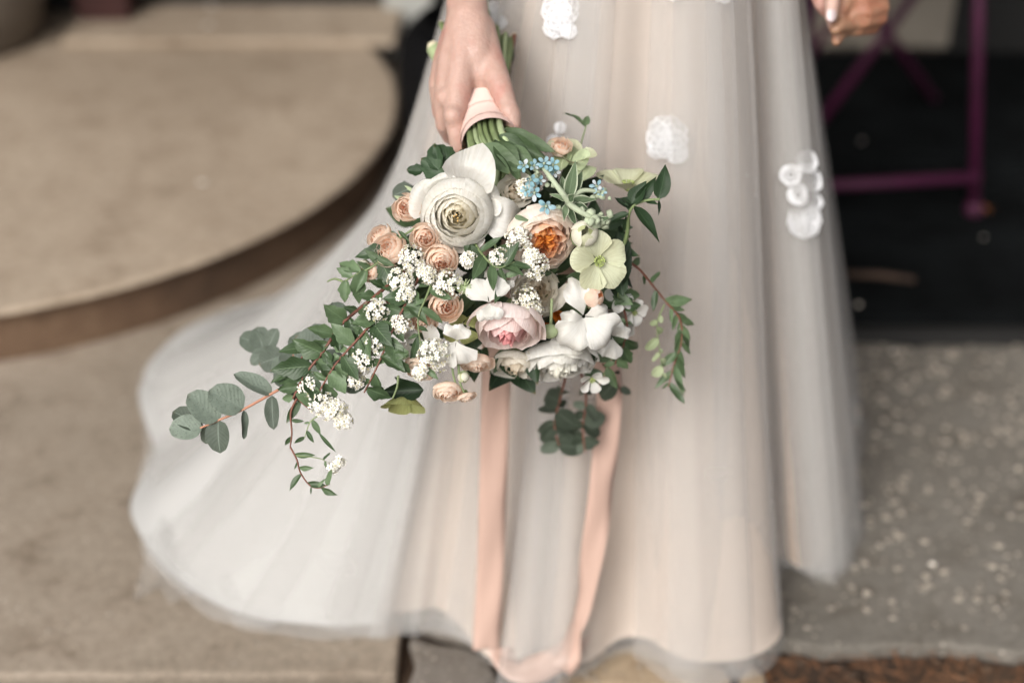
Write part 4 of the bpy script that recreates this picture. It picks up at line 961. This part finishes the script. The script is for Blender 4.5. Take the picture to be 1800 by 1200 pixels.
q = MB(); q.tube(spline([W(620, 580, 1.44), W(550, 615, 1.46), (W(500, 625, 1.49)), W(465, 612, 1.50)], 6), .0014, 6); put('twig', q.mesh(M['eucstem']), eb)
# dark eucalyptus hanging at lower right
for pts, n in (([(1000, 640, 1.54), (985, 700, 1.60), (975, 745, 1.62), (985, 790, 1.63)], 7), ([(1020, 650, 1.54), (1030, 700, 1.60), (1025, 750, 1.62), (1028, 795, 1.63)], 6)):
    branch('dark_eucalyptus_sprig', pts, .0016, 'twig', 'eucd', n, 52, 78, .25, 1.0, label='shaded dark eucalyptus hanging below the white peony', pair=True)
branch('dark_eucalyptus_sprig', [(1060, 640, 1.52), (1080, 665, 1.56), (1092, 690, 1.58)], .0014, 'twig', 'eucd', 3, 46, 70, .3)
# right: hanging vine
branch('vine', [(1085, 450, 1.46), (1120, 470, 1.47), (1150, 505, 1.49), (1172, 532, 1.50)], .0018, 'twig', 'lance', 5, 46, 70, .2)
branch('vine', [(1172, 532, 1.50), (1195, 560, 1.51), (1198, 600, 1.52), (1185, 640, 1.53), (1175, 680, 1.53)], .0014, 'twig', 'lance', 22, 46, 50, .05, .8, down=.5, label='fine leafed vine hanging loose on the right')
branch('vine', [(1168, 535, 1.50), (1155, 570, 1.51), (1160, 620, 1.52), (1165, 660, 1.53)], .0009, 'stem', 'pale', 9, 26, 60, .2, .9, down=.3)
branch('vine', [(1090, 520, 1.47), (1102, 570, 1.48), (1095, 610, 1.49), (1080, 640, 1.5)], .0014, 'twig', 'spirea', 12, 40, 70)
branch('vine', [(1060, 560, 1.49), (1075, 610, 1.5), (1065, 650, 1.51), (1050, 675, 1.52)], .0014, 'stem', 'mid', 10, 44, 70)
# upper right dark sprig
ds = node('dark_leaf_sprig', bouquet, Matrix.Translation(W(1105, 372, 1.42))); ds['label'] = 'glossy dark green pointed sprig at the upper right'
random.seed(5)
for (bx, by, tx, ty, w, db, dt, nn) in ((1110, 358, 1135, 318, 1.15, 1.42, 1.415, (-.3, .2, 1)), (1118, 355, 1155, 315, .85, 1.42, 1.41, (.4, .1, .9)), (1158, 350, 1172, 289, .95, 1.41, 1.405, (.1, .0, 1)), (1112, 360, 1090, 345, 1.1, 1.42, 1.425, (.1, .6, .8)), (1115, 362, 1163, 418, .6, 1.42, 1.40, (.4, .3, .9)), (1110, 365, 1080, 350, .8, 1.43, 1.44, (0, .5, .8)),
                                    (1135, 355, 1160, 362, .7, 1.42, 1.41, (.1, .5, .8)), (1158, 352, 1160, 378, .5, 1.41, 1.405, (.5, 0, .8)), (1105, 375, 1065, 395, .7, 1.425, 1.43, (.2, .6, .8)), (1100, 380, 1098, 415, .6, 1.43, 1.44, (.5, 0, .8)), (1105, 370, 1120, 330, .9, 1.43, 1.44, (-.3, .3, .9))):
    leaf_at('dark', W(bx, by, db), W(tx, ty, dt), CV(*nn), w, ds)
q = MB(); q.tube(spline([W(1075, 480, 1.46), W(1100, 420, 1.445), W(1108, 370, 1.425), W(1130, 354, 1.418), W(1160, 350, 1.41)], 6), [.0022]*10+[.0014]*15, 6); put('twig', q.mesh(M['stem']), ds)
branch('dark_leaf_sprig', [(1050, 420, 1.46), (1080, 440, 1.455), (1092, 480, 1.46), (1085, 510, 1.47)], .002, 'stem', 'dark', 9, 60, 45, label='dark pointed leaves behind the hellebore')
for (bx, by, tx, ty, w) in ((1092, 500, 1098, 385, .55), (1080, 490, 1088, 400, .7), (1095, 520, 1075, 430, .6), (1060, 400, 1105, 385, .7), (900, 400, 935, 345, .7), (850, 500, 825, 465, .8), (825, 495, 860, 460, .8)):
    leaf_at('dark', W(bx, by, 1.44), W(tx, ty, 1.44), rn(.3), w)
# top curling leaf
q = MB(); q.tube(spline([W(1010, 290, 1.49), W(1022, 250, 1.50), (W(1030, 222, 1.50))], 6), .0009, 5); put('twig', q.mesh(M['stem']), bouquet)
leaf_at('mid', W(1030, 224, 1.50), W(1002, 202, 1.50), CV(.2, .8, .6), 1.0); leaf_at('mid', W(1028, 222, 1.50), W(1034, 202, 1.505), CV(.3, .3, .9), 1.3); leaf_at('mid', W(1014, 208, 1.50), W(988, 199, 1.49), CV(0, .9, .5), .8)
# upper left dark rose leaves
for (bx, by, tx, ty, w) in ((800, 290, 762, 258, 1.25), (780, 310, 740, 280, 1.1), (745, 300, 715, 300, 1.0), (770, 300, 764, 252, .9)):
    leaf_at('holly', W(bx, by, 1.425), W(tx, ty, 1.43), rn(.4), w)
leaf_at('pale', W(735, 350, 1.45), W(690, 335, 1.46), rn(.3), .9); leaf_at('euc', W(725, 330, 1.45), W(690, 345, 1.46), rn(.3), .9)
# sage green leaves fanning from the neck
for (bx, by, tx, ty, w, db, dt) in ((830, 262, 925, 300, .95, 1.43, 1.415), (850, 250, 905, 285, .9, 1.435, 1.425), (880, 235, 960, 280, .85, 1.44, 1.435), (905, 232, 975, 270, .75, 1.445, 1.45), (870, 245, 915, 320, .9, 1.43, 1.41), (895, 255, 945, 300, .8, 1.43, 1.42), (860, 270, 900, 310, .9, 1.42, 1.405), (885, 225, 965, 262, .7, 1.45, 1.45), (835, 250, 870, 285, .8, 1.44, 1.43), (905, 260, 985, 300, .8, 1.445, 1.45), (840, 268, 815, 285, .8, 1.43, 1.43), (812, 262, 800, 300, .8, 1.44, 1.44), (875, 238, 930, 262, .9, 1.435, 1.43)):
    leaf_at('mid', W(bx, by, db), W(tx, ty, dt), rn(.45), w)
# felted tweedia leaves
for (bx, by, tx, ty, w, db, dt) in ((1000, 350, 1008, 282, .95, 1.405, 1.40), (1000, 350, 1022, 300, .9, 1.41, 1.42), (995, 352, 970, 340, .9, 1.40, 1.39), (1000, 352, 1012, 340, 1.2, 1.395, 1.38), (1005, 352, 1048, 352, .8, 1.40, 1.41), (995, 360, 990, 390, .95, 1.395, 1.385), (1005, 360, 1040, 365, .9, 1.40, 1.40), (990, 345, 985, 310, .8, 1.41, 1.42), (998, 362, 1015, 395, .8, 1.40, 1.41), (985, 360, 960, 385, .7, 1.41, 1.41), (1010, 345, 1030, 320, .8, 1.41, 1.43), (1050, 390, 1075, 378, .8, 1.40, 1.39), (905, 380, 930, 388, .9, 1.39, 1.385), (1010, 370, 1030, 400, .8, 1.42, 1.42)):
    leaf_at('fuzzy', W(bx, by, db), W(tx, ty, dt), rn(.6), w)
for (bx, by, tx, ty, w) in ((985, 300, 995, 255, 1.0), (1010, 300, 1030, 262, 1.0), (1020, 320, 1040, 285, 1.1), (1000, 290, 1015, 255, .9)):
    leaf_at('pale', W(bx, by, 1.46), W(tx, ty, 1.47), rn(.5), w)
# leaves round the hanging green cup and between the roses
for (bx, by, tx, ty, w, key, d) in ((745, 685, 665, 690, .8, 'dark', 1.42), (740, 690, 690, 668, .9, 'dark', 1.425), (745, 640, 772, 668, .9, 'lance', 1.385), (735, 590, 722, 640, .8, 'lance', 1.385), (700, 640, 752, 652, .6, 'mid', 1.40), (680, 470, 640, 440, .8, 'mid', 1.40), (660, 450, 695, 468, .8, 'mid', 1.385), (705, 430, 760, 400, .5, 'dark', 1.40), (815, 430, 860, 470, .9, 'mid', 1.395), (560, 760, 590, 795, .4, 'lance', 1.39), (700, 405, 720, 425, .7, 'mid', 1.39)):
    leaf_at(key, W(bx, by, d), W(tx, ty, d), rn(.5), w)
for pts in ([(795, 640, 1.40), (797, 660, 1.40), (803, 680, 1.40)], [(806, 640, 1.40), (808, 670, 1.40), (816, 690, 1.40)], [(700, 420, 1.40), (735, 398, 1.40), (760, 385, 1.41)], [(612, 500, 1.405), (590, 490, 1.41), (575, 495, 1.41)], [(700, 660, 1.40), (698, 680, 1.40), (690, 700, 1.40)]):
    stemtube('flower_stem', pts, .0014, 'stem')
# shadowy foliage filling the heart of the bouquet
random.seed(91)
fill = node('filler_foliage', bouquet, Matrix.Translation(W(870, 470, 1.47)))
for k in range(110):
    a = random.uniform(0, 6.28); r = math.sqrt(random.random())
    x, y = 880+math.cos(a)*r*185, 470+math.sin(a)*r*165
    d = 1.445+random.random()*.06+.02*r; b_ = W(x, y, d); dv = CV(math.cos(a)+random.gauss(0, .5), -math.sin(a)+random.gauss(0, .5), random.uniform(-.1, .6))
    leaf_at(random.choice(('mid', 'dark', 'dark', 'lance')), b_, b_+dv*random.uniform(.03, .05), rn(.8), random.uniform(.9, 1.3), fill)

# handle: stems, satin wrap, ribbon tails
HA = [W(868, 275, 1.45), W(857, 225, 1.505), W(845, 150, 1.555), W(828, 60, 1.605)]
random.seed(33)
hx = (HA[2]-HA[1]).normalized(); e1 = hx.orthogonal().normalized(); e2 = hx.cross(e1)
for k in range(52):
    a = k*2.4; r = .0255*math.sqrt((k+.5)/52); off = e1*math.cos(a)+e2*math.sin(a)
    flare = 1.0+random.uniform(.0, .45); col = random.choice(('stem', 'stem', 'stempale'))
    pts = [W(880+math.cos(a)*60, 330+math.sin(a)*30, 1.455), HA[0]+off*r*.98, HA[1]+off*r*.98, HA[2]+off*r, HA[3]+off*r*flare*1.15+hx*random.uniform(-.015, .015)]
    P = spline(pts, 4); q = MB(); rr = random.uniform(.0022, .0036); q.tube(P, rr, 7); q.ico(P[-1], rr*.97, 1, mi=1); put('stem', q.mesh([M[col], M['stemend']]), bouquet)
for (x0, y0, x1, y1, d0, d1, r, col) in ((800, 150, 762, 84, 1.565, 1.575, .0088, 'stempale'), (805, 140, 777, 72, 1.58, 1.60, .003, 'stem'), (800, 130, 782, 70, 1.58, 1.60, .0028, 'stempale'), (880, 170, 898, 70, 1.55, 1.60, .005, 'stem'), (872, 160, 884, 65, 1.57, 1.61, .004, 'stem'), (876, 160, 879, 88, 1.56, 1.60, .0025, 'stempale'), (865, 120, 862, 35, 1.58, 1.62, .0016, 'stem'), (884, 170, 904, 62, 1.57, 1.6, .003, 'twig')):
    q = MB(); a, b_ = W(x0, y0, d0), W(x1, y1, d1); q.tube([a, b_], r, 9); q.ico(b_, r*.98, 1, mi=1); put('stem', q.mesh([M[col], M['stemend']]), bouquet)
leaf_at('dark', W(884, 130, 1.585), W(897, 55, 1.60), CV(.3, 0, 1), .5); leaf_at('dark', W(890, 150, 1.585), W(893, 90, 1.6), CV(-.3, 0, 1), .6)
# satin wrap: spiral-lapped bands
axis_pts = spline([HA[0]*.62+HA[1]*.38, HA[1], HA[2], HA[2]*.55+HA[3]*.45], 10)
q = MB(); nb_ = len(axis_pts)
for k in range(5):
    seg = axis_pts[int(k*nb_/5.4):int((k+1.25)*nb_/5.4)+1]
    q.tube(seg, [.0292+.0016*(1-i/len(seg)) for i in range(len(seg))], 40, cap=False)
put('satin_wrap', q.mesh(plain('toplit_satin_wrap', (.76, .58, .52), .4, .06, 8)), bouquet)  # paler copy of the ribbon satin, top light put into its colour
def ribbon(name, cl, width, label, thick=.0006):
    """cl: (px, py, d, twist deg)"""
    P = spline([W(*c[:3]) for c in cl], 10); T = []
    for i in range(len(cl)-1): T += [lerp(cl[i][3], cl[i+1][3], k/10) for k in range(10)]
    T.append(cl[-1][3]); v = []; m = 5
    for i, p in enumerate(P):
        t = (P[min(i+1, len(P)-1)]-P[max(i-1, 0)]).normalized(); x = RIGHT - t*RIGHT.dot(t); x.normalize(); n = t.cross(x); a = math.radians(T[i]); e = x*math.cos(a)+n*math.sin(a); nn = t.cross(e)
        for j in range(m): u = j/(m-1)-.5; v.append(p+e*u*width+nn*.002*math.cos(u*5+i*.3))
    f = [(i*m+j, i*m+j+1, (i+1)*m+j+1, (i+1)*m+j) for i in range(len(P)-1) for j in range(m-1)]
    o = put(name, mesh(v, f, M['satin']), bouquet, label=label); s = o.modifiers.new('thick', 'SOLIDIFY'); s.thickness = thick; return o
def dr(px, py, off=.02):
    c, n = on_dress(px, py, off); return (c-CAM).dot(FWD)
ribbon('ribbon', [(870, 300, 1.47, 0), (872, 480, 1.53, 15), (872, 640, 1.60, 10), (870, 740, 1.645, 5), (866, 880, 1.70, -8), (862, 1000, 1.755, 10), (857, 1080, 1.79, 0), (854, 1140, 1.81, -6)], .033, 'peach satin ribbon tail with a straight cut end')
ribbon('ribbon', [(980, 420, 1.50, 0), (1040, 560, 1.57, 20), (1070, 660, 1.62, -15), (1068, 740, 1.65, 10), (1058, 850, 1.69, -20), (1045, 950, 1.73, 15), (1030, 1040, 1.77, 50), (1015, 1100, 1.79, 75), (1003, 1150, 1.805, 30), (985, 1175, 1.81, 0)], .030, 'peach satin ribbon tail twisting down to the pavement')
# pooled end of the ribbon on the stones
cl = [G(1020, 1105, .05), G(1005, 1150, .03), G(965, 1180, .016), G(915, 1192, .012), G(885, 1172, .015), G(880, 1150, .03)]
P = spline(cl, 8); v = []
for i, p in enumerate(P):
    t = (P[min(i+1, len(P)-1)]-P[max(i-1, 0)]).normalized(); e = t.cross(Vector((0, 0, 1))).normalized(); tw = .3+.9*math.sin(i*.13)
    e = (e*math.cos(tw)+Vector((0, 0, 1))*math.sin(tw)*.7).normalized()
    for j in range(4): v.append(p+e*(j/3-.5)*.036+Vector((0, 0, .014)))
f = [(i*4+j, i*4+j+1, (i+1)*4+j+1, (i+1)*4+j) for i in range(len(P)-1) for j in range(3)]
o = put('ribbon', mesh(v, f, M['satin']), bouquet, label='folded ribbon end pooled at the front hem'); o.modifiers.new('thick', 'SOLIDIFY').thickness = .0006
